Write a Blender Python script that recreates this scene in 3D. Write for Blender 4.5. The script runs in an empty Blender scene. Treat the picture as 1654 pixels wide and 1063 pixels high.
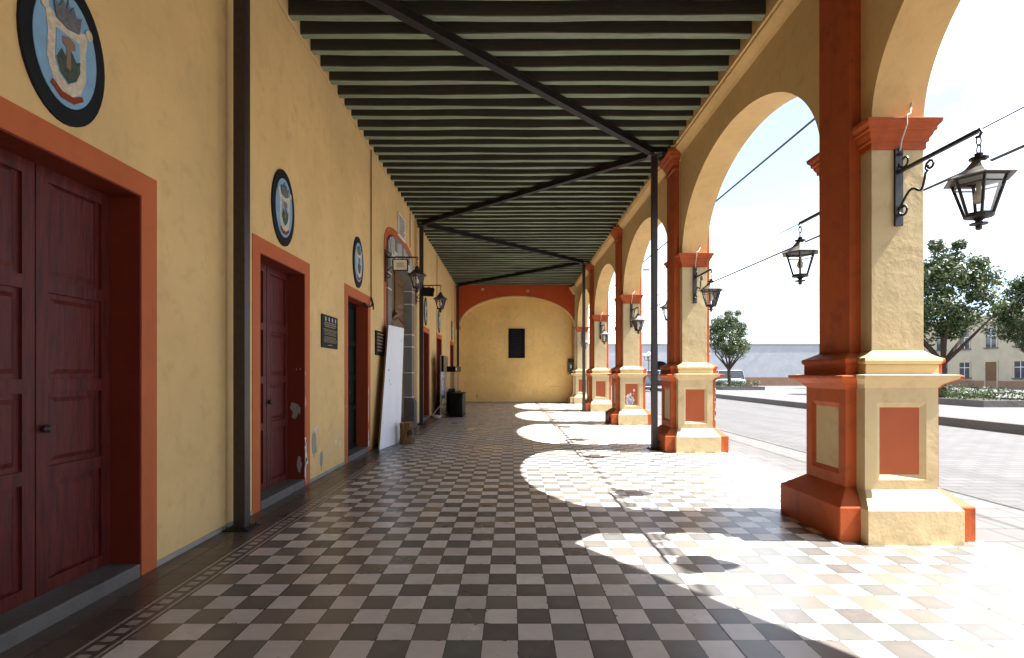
import bpy, math, random
from mathutils import Vector, Matrix
R = math.radians
rnd = random.Random(11)
S = bpy.context.scene

# ------------------------------------------------------------------ camera, light, exposure
cam_data = bpy.data.cameras.new('camera')
cam = bpy.data.objects.new('camera', cam_data)
S.collection.objects.link(cam)
cam.location = (0.0, 0.0, 1.5)
cam.rotation_euler = (R(90), 0, 0)
cam_data.sensor_width = 36.0
cam_data.lens = 36.0 * 869.0 / 1654.0
cam_data.shift_x = 0.0012
cam_data.shift_y = 0.0432
cam_data.clip_start = 0.05
cam_data.clip_end = 2000.0
S.camera = cam

SUN_DIR = Vector((0.685, -0.06, 1.0)).normalized()          # towards the sun
SUN_ELEV = math.asin(SUN_DIR.z)
SUN_AZ = math.atan2(SUN_DIR.x, SUN_DIR.y)                   # clockwise from +Y
sun_data = bpy.data.lights.new('sun', 'SUN')
sun_data.energy = 5.0
sun_data.angle = R(0.53)
sun_data.color = (1.0, 0.965, 0.91)
sun = bpy.data.objects.new('sun', sun_data)
S.collection.objects.link(sun)
sun.rotation_euler = SUN_DIR.to_track_quat('Z', 'Y').to_euler()
sun.location = (30, -5, 45)

world = bpy.data.worlds.new('World')
S.world = world
world.use_nodes = True
wt = world.node_tree
wt.nodes.clear()
w_out = wt.nodes.new('ShaderNodeOutputWorld')
w_bg = wt.nodes.new('ShaderNodeBackground')
w_sky = wt.nodes.new('ShaderNodeTexSky')
w_sky.sky_type = 'NISHITA'
w_sky.sun_disc = False
w_sky.sun_elevation = SUN_ELEV
w_sky.sun_rotation = SUN_AZ
w_sky.altitude = 2100
w_sky.dust_density = 1.5
w_tc = wt.nodes.new('ShaderNodeTexCoord')
w_map = wt.nodes.new('ShaderNodeMapping')
w_map.inputs['Scale'].default_value = (1.0, 1.0, 2.4)
w_map.inputs['Location'].default_value = (3.1, 0.4, 0.25)
w_noise = wt.nodes.new('ShaderNodeTexNoise')
w_noise.inputs['Scale'].default_value = 2.3
w_noise.inputs['Detail'].default_value = 9
w_noise.inputs['Roughness'].default_value = 0.62
w_ramp = wt.nodes.new('ShaderNodeValToRGB')
w_ramp.color_ramp.elements[0].position = 0.45
w_ramp.color_ramp.elements[1].position = 0.62
w_ramp.color_ramp.elements[0].color = (0.13, 0.13, 0.13, 1)     # thin veil over the clear parts
w_mix = wt.nodes.new('ShaderNodeMix')
w_mix.data_type = 'RGBA'
wt.links.new(w_tc.outputs['Generated'], w_map.inputs['Vector'])
wt.links.new(w_map.outputs['Vector'], w_noise.inputs['Vector'])
wt.links.new(w_noise.outputs['Fac'], w_ramp.inputs['Fac'])
wt.links.new(w_ramp.outputs['Color'], w_mix.inputs[0])
wt.links.new(w_sky.outputs['Color'], w_mix.inputs[6])
w_mix.inputs[7].default_value = (7.9, 8.0, 8.2, 1)              # sunlit cloud, in the sky texture's own scale
wt.links.new(w_mix.outputs[2], w_bg.inputs['Color'])
w_bg.inputs['Strength'].default_value = 0.085
wt.links.new(w_bg.outputs['Background'], w_out.inputs['Surface'])

S.view_settings.view_transform = 'Standard'
S.view_settings.look = 'None'
S.view_settings.exposure = 2.12
S.view_settings.gamma = 1.0
S.render.engine = 'CYCLES'
S.cycles.use_denoising = True
S.cycles.max_bounces = 10
S.cycles.diffuse_bounces = 6
S.cycles.sample_clamp_indirect = 8.0

# ------------------------------------------------------------------ node helpers
def mat_new(name):
    m = bpy.data.materials.new(name)
    m.use_nodes = True
    nt = m.node_tree
    return m, nt, nt.nodes['Principled BSDF']

def nd(nt, typ, ins=None, **props):
    n = nt.nodes.new(typ)
    for k, v in props.items():
        setattr(n, k, v)
    for k, v in (ins or {}).items():
        s = n.inputs[k]
        if isinstance(v, bpy.types.NodeSocket):
            nt.links.new(v, s)
        else:
            if isinstance(v, (tuple, list)) and s.type == 'RGBA' and len(v) == 3:
                v = (*v, 1)
            s.default_value = v
    return n

def mth(nt, op, a, b=0.0, c=0.0, clamp=False):
    return nd(nt, 'ShaderNodeMath', {0: a, 1: b, 2: c}, operation=op, use_clamp=clamp).outputs[0]

def mixc(nt, f, a, b, blend='MIX'):
    return nd(nt, 'ShaderNodeMix', {0: f, 6: a, 7: b}, data_type='RGBA', blend_type=blend).outputs[2]

def noise(nt, vec, scale, detail=5, rough=0.55, dist=0.0):
    return nd(nt, 'ShaderNodeTexNoise', {'Vector': vec, 'Scale': scale, 'Detail': detail, 'Roughness': rough, 'Distortion': dist}).outputs['Fac']

def ramp(nt, v, lo, hi):
    return nd(nt, 'ShaderNodeMapRange', {0: v, 1: lo, 2: hi, 3: 0.0, 4: 1.0}).outputs[0]

def pos(nt):
    return nd(nt, 'ShaderNodeNewGeometry').outputs['Position']

def scaled(nt, vec, s):
    return nd(nt, 'ShaderNodeMapping', {'Vector': vec, 'Scale': s}).outputs[0]

def bump(nt, bsdf, h, strength, dist):
    b = nd(nt, 'ShaderNodeBump', {'Height': h, 'Strength': strength, 'Distance': dist})
    nt.links.new(b.outputs[0], bsdf.inputs['Normal'])

def mul(c, f):
    return tuple(min(1, x * f) for x in c)

def plaster(name, base, stain, bump_s=0.35, rough=0.85, amount=0.5):
    m, nt, b = mat_new(name)
    p = pos(nt)
    n1 = noise(nt, p, 0.9, 6, 0.6)
    n2 = noise(nt, p, 5.5, 6, 0.62, 0.25)
    n3 = noise(nt, p, 38, 4, 0.6)
    col = mixc(nt, ramp(nt, n1, 0.3, 0.7), mul(base, 0.88), mul(base, 1.08))
    col = mixc(nt, mth(nt, 'MULTIPLY', ramp(nt, n2, 0.52, 0.75), amount), col, stain)
    streak = noise(nt, scaled(nt, p, (7, 7, 0.7)), 1.0, 5, 0.6)
    col = mixc(nt, mth(nt, 'MULTIPLY', ramp(nt, streak, 0.56, 0.78), amount * 0.6), col, stain)
    nt.links.new(col, b.inputs['Base Color'])
    b.inputs['Roughness'].default_value = rough
    b.inputs['Specular IOR Level'].default_value = 0.25
    h = mth(nt, 'ADD', mth(nt, 'MULTIPLY', n2, 1.0), mth(nt, 'MULTIPLY', n3, 0.22))
    big = noise(nt, p, 2.1, 3, 0.5, 0.8)
    h = mth(nt, 'ADD', h, mth(nt, 'MULTIPLY', big, 1.4))
    bump(nt, b, h, bump_s, 0.03)
    return m

def plain(name, col, rough=0.6, metal=0.0, var=0.15, scale=12, spec=0.4, bump_s=0.0, stretch=None):
    m, nt, b = mat_new(name)
    p = nd(nt, 'ShaderNodeTexCoord').outputs['Object']
    if stretch:
        p = scaled(nt, p, stretch)
    n = noise(nt, p, scale, 5, 0.6)
    c = mixc(nt, ramp(nt, n, 0.3, 0.7), mul(col, 1 - var), mul(col, 1 + var))
    nt.links.new(c, b.inputs['Base Color'])
    b.inputs['Roughness'].default_value = rough
    b.inputs['Metallic'].default_value = metal
    b.inputs['Specular IOR Level'].default_value = spec
    if bump_s:
        bump(nt, b, n, bump_s, 0.02)
    return m

M = {}
OCHRE = (0.69, 0.468, 0.205)
M['ochre'] = plaster('ochre_plaster', OCHRE, (0.46, 0.31, 0.135), 0.26, 0.85, 0.5)
M['ochre_rough'] = plaster('ochre_trowelled_plaster', (0.73, 0.475, 0.175), (0.48, 0.31, 0.115), 0.42)
M['cream'] = plaster('cream_plaster', (0.53, 0.415, 0.235), (0.38, 0.285, 0.15), 0.24, 0.85, 0.7)
M['orange'] = plaster('orange_plaster', (0.40, 0.082, 0.019), (0.17, 0.042, 0.019), 0.25, 0.65, 0.75)
M['terracotta'] = plaster('terracotta_plaster', (0.36, 0.085, 0.03), (0.30, 0.08, 0.035), 0.2, 0.7)
M['endred'] = plaster('deep_orange_plaster', (0.44, 0.07, 0.014), (0.3, 0.045, 0.012), 0.25, 0.75)
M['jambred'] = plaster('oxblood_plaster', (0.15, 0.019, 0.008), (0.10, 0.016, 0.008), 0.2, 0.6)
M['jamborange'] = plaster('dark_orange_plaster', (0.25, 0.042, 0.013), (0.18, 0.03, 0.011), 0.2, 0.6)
M['frame'] = plaster('door_surround_paint', (0.46, 0.115, 0.035), (0.34, 0.085, 0.03), 0.2, 0.65)
M['flake'] = plaster('bare_white_plaster', (0.62, 0.60, 0.56), (0.40, 0.37, 0.33), 0.4)
M['cement'] = plaster('bare_grey_render', (0.30, 0.28, 0.235), (0.17, 0.16, 0.14), 0.8)
M['bluepaint'] = plaster('old_blue_paint', (0.26, 0.33, 0.47), (0.5, 0.5, 0.5), 0.3)
M['iron'] = plain('wrought_iron', (0.018, 0.017, 0.016), 0.45, 0.0, 0.3, 30, 0.5)
M['steel'] = plain('brown_painted_steel', (0.030, 0.020, 0.018), 0.42, 0.0, 0.35, 18, 0.5)
M['steel_dark'] = plain('dark_painted_steel', (0.014, 0.011, 0.010), 0.62, 0.0, 0.35, 18, 0.3)
M['tin'] = plain('painted_lamp_roof', (0.135, 0.13, 0.118), 0.5, 0.0, 0.1, 12)
M['tin_dark'] = plain('dark_lamp_roof', (0.035, 0.03, 0.027), 0.5, 0.0, 0.25, 12)
M['bulb'] = plain('bulb_glass', (0.75, 0.72, 0.65), 0.3, 0, 0.02)
M['black_door'] = plain('black_door_paint', (0.006, 0.006, 0.0065), 0.6, 0, 0.3, 8, 0.1)
M['red_door'] = plain('dark_red_door_paint', (0.085, 0.011, 0.008), 0.5, 0, 0.5, 9, 0.3, 0.35, (3, 3, 0.35))
M['white_board'] = plain('whitewashed_board', (0.76, 0.76, 0.78), 0.6, 0, 0.05, 5, 0.3, stretch=(1, 1, 0.4))
M['ply'] = plain('plywood_edge', (0.22, 0.14, 0.085), 0.7, 0, 0.2, 25)
M['stone'] = plaster('dark_grey_stone', (0.105, 0.095, 0.088), (0.06, 0.055, 0.05), 0.6, 0.8)
M['stone_pale'] = plaster('grey_carved_stone', (0.20, 0.185, 0.165), (0.11, 0.10, 0.09), 0.6, 0.8)
M['mortar'] = plain('pale_mortar', (0.66, 0.63, 0.58), 0.85, 0, 0.2, 20)
M['sill'] = plaster('grey_sill_stone', (0.13, 0.12, 0.11), (0.07, 0.065, 0.06), 0.5, 0.6)
M['walnut'] = plain('carved_brown_wood', (0.135, 0.066, 0.020), 0.5, 0, 0.35, 9, 0.4, 0.3, (1, 6, 0.6))
M['walnut_pale'] = plain('worn_brown_wood', (0.15, 0.085, 0.033), 0.55, 0, 0.35, 9, 0.4, 0.3, (1, 6, 0.6))
M['black'] = plain('black_lacquer', (0.0045, 0.004, 0.0042), 0.45, 0, 0.2, 6, 0.14)
M['plaque'] = plain('black_plaque_plate', (0.013, 0.0135, 0.015), 0.6, 0, 0.2, 6, 0.15)
M['endplaque'] = plain('blackened_bronze_plate', (0.007, 0.0065, 0.009), 0.75, 0, 0.2, 6, 0.08)
M['gold'] = plain('gilt_lettering', (0.36, 0.29, 0.15), 0.5, 0, 0.15)
M['faint'] = plain('tarnished_lettering', (0.016, 0.015, 0.018), 0.7, 0, 0.15)
M['grey_letter'] = plain('grey_lettering', (0.42, 0.42, 0.40), 0.5, 0, 0.15)
M['sky_blue'] = plain('light_blue_paint', (0.20, 0.36, 0.52), 0.6, 0, 0.1)
M['parchment'] = plain('parchment_paint', (0.55, 0.47, 0.36), 0.6, 0, 0.25, 30)
M['darkgreen'] = plain('dark_green_paint', (0.05, 0.075, 0.055), 0.6, 0, 0.6, 30)
M['helmet'] = plain('slate_grey_paint', (0.13, 0.13, 0.14), 0.6, 0, 0.4, 40)
M['white'] = plain('white_paint', (0.75, 0.75, 0.74), 0.5, 0, 0.05)
M['alu'] = plain('grey_aluminium', (0.55, 0.55, 0.56), 0.35, 0.6, 0.05)
M['brownboard'] = plain('brown_hardboard', (0.14, 0.095, 0.055), 0.6, 0, 0.12, 10)
M['bark'] = plain('log_bark', (0.15, 0.085, 0.034), 0.9, 0, 0.75, 14, 0.2, 1.0, (2.4, 2.4, 0.4))
M['logtop'] = plain('sawn_log_end', (0.34, 0.22, 0.11), 0.8, 0, 0.3, 16)
M['knot'] = plain('dark_knot', (0.05, 0.03, 0.018), 0.9, 0, 0.3, 20)
M['conduit'] = plain('painted_conduit', (0.50, 0.36, 0.17), 0.6, 0, 0.1)
M['cable'] = plain('black_cable', (0.012, 0.012, 0.012), 0.5, 0, 0.1)
M['cable_white'] = plain('white_cable', (0.6, 0.58, 0.54), 0.5, 0, 0.1)
M['box_grey'] = plain('grey_meter_box', (0.075, 0.07, 0.062), 0.5, 0, 0.2)
M['trunk'] = plain('tree_bark', (0.06, 0.045, 0.035), 0.95, 0, 0.4, 9, 0.2, 0.8, (3, 3, 0.6))
M['cream_line'] = plaster('cream_arch_edge', (0.66, 0.46, 0.19), (0.5, 0.34, 0.14), 0.2)
M['whitewash'] = plaster('whitewashed_street_wall', (0.42, 0.43, 0.455), (0.36, 0.365, 0.38), 0.2, 0.9, 0.3)
M['plinth_brown'] = plaster('brown_plinth_paint', (0.26, 0.16, 0.11), (0.16, 0.1, 0.07), 0.2)
M['facade_rose'] = plaster('rose_house_plaster', (0.38, 0.22, 0.17), (0.28, 0.17, 0.13), 0.2)
M['facade_cream'] = plaster('pale_house_plaster', (0.44, 0.39, 0.29), (0.34, 0.29, 0.22), 0.2)
M['rooftile'] = plain('clay_roof', (0.30, 0.11, 0.06), 0.85, 0, 0.3, 6)
M['hedge_soil'] = plain('planter_soil', (0.05, 0.038, 0.027), 0.95, 0, 0.3, 8)
M['kerbstone'] = plaster('kerb_stone', (0.12, 0.112, 0.108), (0.07, 0.066, 0.062), 0.6)
M['tyre'] = plain('tyre_rubber', (0.014, 0.014, 0.014), 0.85)
M['rim'] = plain('wheel_rim', (0.42, 0.43, 0.44), 0.35, 0.7)
M['car_dark'] = plain('dark_blue_car_paint', (0.018, 0.024, 0.04), 0.22, 0.1, 0.05, 3, 0.6)
M['car_black'] = plain('black_car_paint', (0.016, 0.016, 0.018), 0.22, 0.1, 0.05, 3, 0.6)
M['car_silver'] = plain('pale_blue_car_paint', (0.42, 0.46, 0.62), 0.3, 0.1, 0.05, 3, 0.6)
M['car_glass'] = plain('car_window', (0.03, 0.036, 0.042), 0.06, 0, 0.1, 3, 0.8)
M['lens_red'] = plain('red_lens', (0.35, 0.015, 0.012), 0.3)
M['globe'] = plain('white_globe', (0.82, 0.82, 0.80), 0.35, 0, 0.02)
M['window_dark'] = plain('dark_window_glass', (0.035, 0.04, 0.045), 0.08, 0, 0.15, 2, 0.7)
M['blocker_cloth'] = plain('tan_blocker_cloth', (0.33, 0.26, 0.17), 0.9, 0, 0.15, 4)

def mat_glass():
    m, nt, b = mat_new('lamp_glass')
    nt.nodes.remove(b)
    out = nt.nodes['Material Output']
    tr = nd(nt, 'ShaderNodeBsdfTransparent', {'Color': (0.95, 0.95, 0.93)})
    gl = nd(nt, 'ShaderNodeBsdfGlossy', {'Color': (0.9, 0.9, 0.9), 'Roughness': 0.12})
    df = nd(nt, 'ShaderNodeBsdfDiffuse', {'Color': (0.55, 0.55, 0.53)})
    fr = nd(nt, 'ShaderNodeFresnel', {'IOR': 1.5})
    p = nd(nt, 'ShaderNodeTexCoord').outputs['Object']
    dirt = mth(nt, 'MULTIPLY', ramp(nt, noise(nt, p, 14, 4, 0.6), 0.3, 0.75), 0.12)
    a = nd(nt, 'ShaderNodeMixShader', {0: dirt, 1: tr.outputs[0], 2: df.outputs[0]})
    c = nd(nt, 'ShaderNodeMixShader', {0: fr.outputs[0], 1: a.outputs[0], 2: gl.outputs[0]})
    nt.links.new(c.outputs[0], out.inputs['Surface'])
    return m
M['glass'] = mat_glass()

def mat_floor():
    m, nt, b = mat_new('chequered_cement_tile')
    p = pos(nt)
    sep = nd(nt, 'ShaderNodeSeparateXYZ', {0: p})
    x, y = sep.outputs[0], sep.outputs[1]
    T = 0.2005
    u = mth(nt, 'DIVIDE', mth(nt, 'SUBTRACT', x, 0.041), T)
    v = mth(nt, 'DIVIDE', mth(nt, 'SUBTRACT', y, 3.022), T)
    iu, iv = mth(nt, 'FLOOR', u), mth(nt, 'FLOOR', v)
    fu, fv = mth(nt, 'SUBTRACT', u, iu), mth(nt, 'SUBTRACT', v, iv)
    par = mth(nt, 'PINGPONG', mth(nt, 'ADD', iu, iv), 1.0)          # 1 on odd: dark tile
    ids = nd(nt, 'ShaderNodeCombineXYZ', {0: iu, 1: iv, 2: 0.0}).outputs[0]
    wn = nd(nt, 'ShaderNodeTexWhiteNoise', {'Vector': ids}, noise_dimensions='3D')
    r1 = wn.outputs['Value']
    sc = nd(nt, 'ShaderNodeSeparateColor', {0: wn.outputs['Color']})
    r2, r3 = sc.outputs[0], sc.outputs[1]
    cloud = noise(nt, p, 7.5, 6, 0.65, 0.8)
    fine = noise(nt, p, 60, 4, 0.6)
    wear = noise(nt, p, 0.8, 4, 0.6)
    # light tile
    lt = mixc(nt, r1, (0.56, 0.52, 0.49), (0.72, 0.69, 0.655))
    lt = mixc(nt, mth(nt, 'MULTIPLY', ramp(nt, cloud, 0.42, 0.72), 0.45), lt, (0.46, 0.42, 0.39))
    # dark tile: charcoal, brown, olive
    dk = mixc(nt, ramp(nt, r2, 0.35, 0.75), (0.118, 0.112, 0.109), (0.185, 0.166, 0.142))
    dk = mixc(nt, mth(nt, 'MULTIPLY', ramp(nt, r3, 0.7, 0.9), 0.8), dk, (0.112, 0.12, 0.117))
    rim = mth(nt, 'ABSOLUTE', mth(nt, 'SUBTRACT', fu, 0.5))
    rim2 = mth(nt, 'ABSOLUTE', mth(nt, 'SUBTRACT', fv, 0.5))
    edge = mth(nt, 'MAXIMUM', rim, rim2)
    worn = mth(nt, 'MULTIPLY', mth(nt, 'SUBTRACT', 1.0, ramp(nt, edge, 0.1, 0.5)), ramp(nt, cloud, 0.3, 0.7))
    dk = mixc(nt, mth(nt, 'MULTIPLY', worn, 0.55), dk, (0.215, 0.192, 0.162))
    col = mixc(nt, par, lt, dk)
    # border along the house wall
    bt = 0.2005
    bx0 = 0.041 - 12 * T
    bu = mth(nt, 'DIVIDE', mth(nt, 'SUBTRACT', x, bx0), bt)          # 0..1 across the border tile
    dash = mth(nt, 'LESS_THAN', mth(nt, 'FRACT', mth(nt, 'DIVIDE', y, 0.1002)), 0.62)
    def band(a, c):
        return mth(nt, 'MULTIPLY', mth(nt, 'GREATER_THAN', bu, a), mth(nt, 'LESS_THAN', bu, c))
    lines = mth(nt, 'MAXIMUM', band(0.08, 0.17), band(0.83, 0.92))
    lines = mth(nt, 'MAXIMUM', lines, mth(nt, 'MULTIPLY', band(0.33, 0.67), dash))
    bcol = mixc(nt, lines, (0.085, 0.075, 0.068), (0.40, 0.36, 0.31))
    plainb = mixc(nt, r1, (0.075, 0.06, 0.05), (0.115, 0.09, 0.068))
    inb = band(0.0, 1.0)
    left = mth(nt, 'LESS_THAN', bu, 0.0)
    col = mixc(nt, inb, col, bcol)
    col = mixc(nt, left, col, plainb)
    # joints, of uneven width from line to line
    wnu = nd(nt, 'ShaderNodeTexWhiteNoise', {'W': mth(nt, 'FLOOR', mth(nt, 'ADD', u, 0.5))}, noise_dimensions='1D').outputs['Value']
    wnv = nd(nt, 'ShaderNodeTexWhiteNoise', {'W': mth(nt, 'FLOOR', mth(nt, 'ADD', v, 0.5))}, noise_dimensions='1D').outputs['Value']
    gu = mth(nt, 'SUBTRACT', 0.5, rim)
    gv = mth(nt, 'SUBTRACT', 0.5, rim2)
    wu = mth(nt, 'ADD', 0.009, mth(nt, 'MULTIPLY', mth(nt, 'POWER', wnu, 5.0), 0.024))
    wv = mth(nt, 'ADD', 0.008, mth(nt, 'MULTIPLY', mth(nt, 'POWER', wnv, 4.0), 0.010))
    wob = mth(nt, 'MULTIPLY', mth(nt, 'SUBTRACT', fine, 0.5), 0.012)
    jm = mth(nt, 'MAXIMUM', mth(nt, 'LESS_THAN', mth(nt, 'ADD', gu, wob), wu), mth(nt, 'LESS_THAN', mth(nt, 'ADD', gv, wob), wv))
    col = mixc(nt, mth(nt, 'MULTIPLY', jm, 0.85), col, (0.035, 0.03, 0.027))
    # chipped tile edges
    chipn = noise(nt, p, 16, 3, 0.6)
    near = mth(nt, 'LESS_THAN', mth(nt, 'MINIMUM', gu, gv), mth(nt, 'MULTIPLY', ramp(nt, chipn, 0.60, 0.80), 0.16))
    col = mixc(nt, mth(nt, 'MULTIPLY', near, 0.8), col, (0.05, 0.043, 0.037))
    # stray dirt spots
    sp = noise(nt, p, 11, 2, 0.5)
    col = mixc(nt, ramp(nt, sp, 0.78, 0.80), col, (0.05, 0.042, 0.036))
    col = mixc(nt, mth(nt, 'MULTIPLY', ramp(nt, wear, 0.45, 0.75), 0.22), col, (0.20, 0.175, 0.155))
    nt.links.new(col, b.inputs['Base Color'])
    rg = mth(nt, 'ADD', 0.20, mth(nt, 'MULTIPLY', ramp(nt, wear, 0.3, 0.75), 0.16))
    rg = mth(nt, 'ADD', rg, mth(nt, 'MULTIPLY', r3, 0.10))
    nt.links.new(mth(nt, 'ADD', rg, mth(nt, 'MULTIPLY', jm, 0.3)), b.inputs['Roughness'])
    b.inputs['Specular IOR Level'].default_value = 0.5
    h = mth(nt, 'ADD', mth(nt, 'MULTIPLY', fine, 0.05), mth(nt, 'MULTIPLY', noise(nt, p, 3.2, 3), 0.8))
    h = mth(nt, 'SUBTRACT', mth(nt, 'ADD', h, mth(nt, 'MULTIPLY', r1, 0.05)), mth(nt, 'MULTIPLY', jm, 0.25))
    bump(nt, b, h, 0.10, 0.006)
    return m
M['floor'] = mat_floor()

def mat_pavers(name, base, w, l, joint):
    m, nt, b = mat_new(name)
    p = pos(nt)
    br = nd(nt, 'ShaderNodeTexBrick', {'Vector': p, 'Color1': mul(base, 0.88), 'Color2': mul(base, 1.1), 'Mortar': joint, 'Scale': 1.0,
                                        'Mortar Size': 0.012, 'Brick Width': l, 'Row Height': w})
    n = noise(nt, p, 1.3, 6, 0.6)
    c = mixc(nt, mth(nt, 'MULTIPLY', ramp(nt, n, 0.45, 0.75), 0.5), br.outputs['Color'], mul(base, 0.6))
    tracks = noise(nt, scaled(nt, p, (1.1, 0.06, 1)), 1.0, 4, 0.55)
    c = mixc(nt, mth(nt, 'MULTIPLY', ramp(nt, tracks, 0.48, 0.7), 0.45), c, mul(base, 0.5))
    spots = noise(nt, p, 2.4, 2, 0.5)
    c = mixc(nt, mth(nt, 'MULTIPLY', ramp(nt, spots, 0.70, 0.76), 0.6), c, mul(base, 0.35))
    nt.links.new(c, b.inputs['Base Color'])
    b.inputs['Roughness'].default_value = 0.8
    bump(nt, b, mth(nt, 'ADD', br.outputs['Fac'], noise(nt, p, 20, 4)), 0.3, 0.01)
    return m
M['pavers'] = mat_pavers('street_pavers', (0.098, 0.094, 0.096), 0.22, 0.44, (0.045, 0.042, 0.04))
M['walk'] = mat_pavers('sidewalk_pavers', (0.125, 0.119, 0.115), 0.4, 0.4, (0.06, 0.055, 0.052))
M['plaza'] = mat_pavers('plaza_slabs', (0.12, 0.116, 0.118), 0.5, 0.5, (0.06, 0.058, 0.056))
M['ground'] = plain('town_ground', (0.30, 0.27, 0.24), 0.9, 0, 0.15, 0.2)

def mat_wood(name, a, c, rough=0.75):
    m, nt, b = mat_new(name)
    p = pos(nt)
    g = noise(nt, scaled(nt, p, (0.9, 14, 14)), 3.0, 7, 0.65, 0.4)
    f = noise(nt, scaled(nt, p, (3.0, 60, 60)), 3.0, 4, 0.6)
    big = noise(nt, p, 1.3, 3, 0.5)
    col = mixc(nt, ramp(nt, mth(nt, 'ADD', mth(nt, 'MULTIPLY', g, 0.7), mth(nt, 'MULTIPLY', f, 0.3)), 0.34, 0.66), a, c)
    col = mixc(nt, mth(nt, 'MULTIPLY', ramp(nt, big, 0.45, 0.75), 0.35), col, mul(a, 0.75))
    nt.links.new(col, b.inputs['Base Color'])
    b.inputs['Roughness'].default_value = rough
    b.inputs['Specular IOR Level'].default_value = 0.25
    bump(nt, b, mth(nt, 'ADD', g, mth(nt, 'MULTIPLY', f, 0.5)), 0.5, 0.01)
    return m
M['joist_side'] = mat_wood('joist_side_paint', (0.044, 0.041, 0.028), (0.072, 0.066, 0.045))
M['joist_under'] = mat_wood('joist_underside_green', (0.135, 0.165, 0.112), (0.27, 0.32, 0.225))
M['deck'] = mat_wood('ceiling_board', (0.035, 0.03, 0.02), (0.055, 0.046, 0.03))

def mat_leaf(name, a, c, d):
    m, nt, b = mat_new(name)
    p = pos(nt)
    n = noise(nt, p, 2.6, 3, 0.6)
    n2 = noise(nt, p, 40, 2, 0.5)
    col = mixc(nt, ramp(nt, n, 0.35, 0.65), a, c)
    col = mixc(nt, ramp(nt, n2, 0.56, 0.66), col, d)
    nt.links.new(col, b.inputs['Base Color'])
    b.inputs['Roughness'].default_value = 0.5
    tl = nd(nt, 'ShaderNodeBsdfTranslucent', {'Color': mixc(nt, 0.5, col, d)})
    ms = nd(nt, 'ShaderNodeMixShader', {0: 0.3, 1: b.outputs[0], 2: tl.outputs[0]})
    nt.links.new(ms.outputs[0], nt.nodes['Material Output'].inputs['Surface'])
    return m
M['leaf'] = mat_leaf('tree_leaf', (0.018, 0.046, 0.009), (0.036, 0.072, 0.015), (0.11, 0.105, 0.03))
M['leaf_hedge'] = mat_leaf('hedge_leaf', (0.02, 0.045, 0.012), (0.038, 0.07, 0.018), (0.06, 0.085, 0.025))

def mat_notices():
    m, nt, b = mat_new('pinned_notices')
    p = scaled(nt, nd(nt, 'ShaderNodeTexCoord').outputs['Object'], (1, 9, 6.5))
    vo = nd(nt, 'ShaderNodeTexVoronoi', {'Vector': p, 'Scale': 1.6}, distance='CHEBYCHEV')
    s = nd(nt, 'ShaderNodeSeparateColor', {0: vo.outputs['Color']})
    c = mixc(nt, ramp(nt, s.outputs[0], 0.55, 0.7), (0.78, 0.78, 0.84), (0.10, 0.13, 0.40))
    c = mixc(nt, ramp(nt, s.outputs[1], 0.78, 0.8), c, (0.30, 0.12, 0.09))
    c = mixc(nt, mth(nt, 'MULTIPLY', ramp(nt, noise(nt, p, 9, 3), 0.5, 0.6), 0.4), c, (0.3, 0.3, 0.38))
    nt.links.new(c, b.inputs['Base Color'])
    b.inputs['Roughness'].default_value = 0.35
    return m
M['notices'] = mat_notices()

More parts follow.
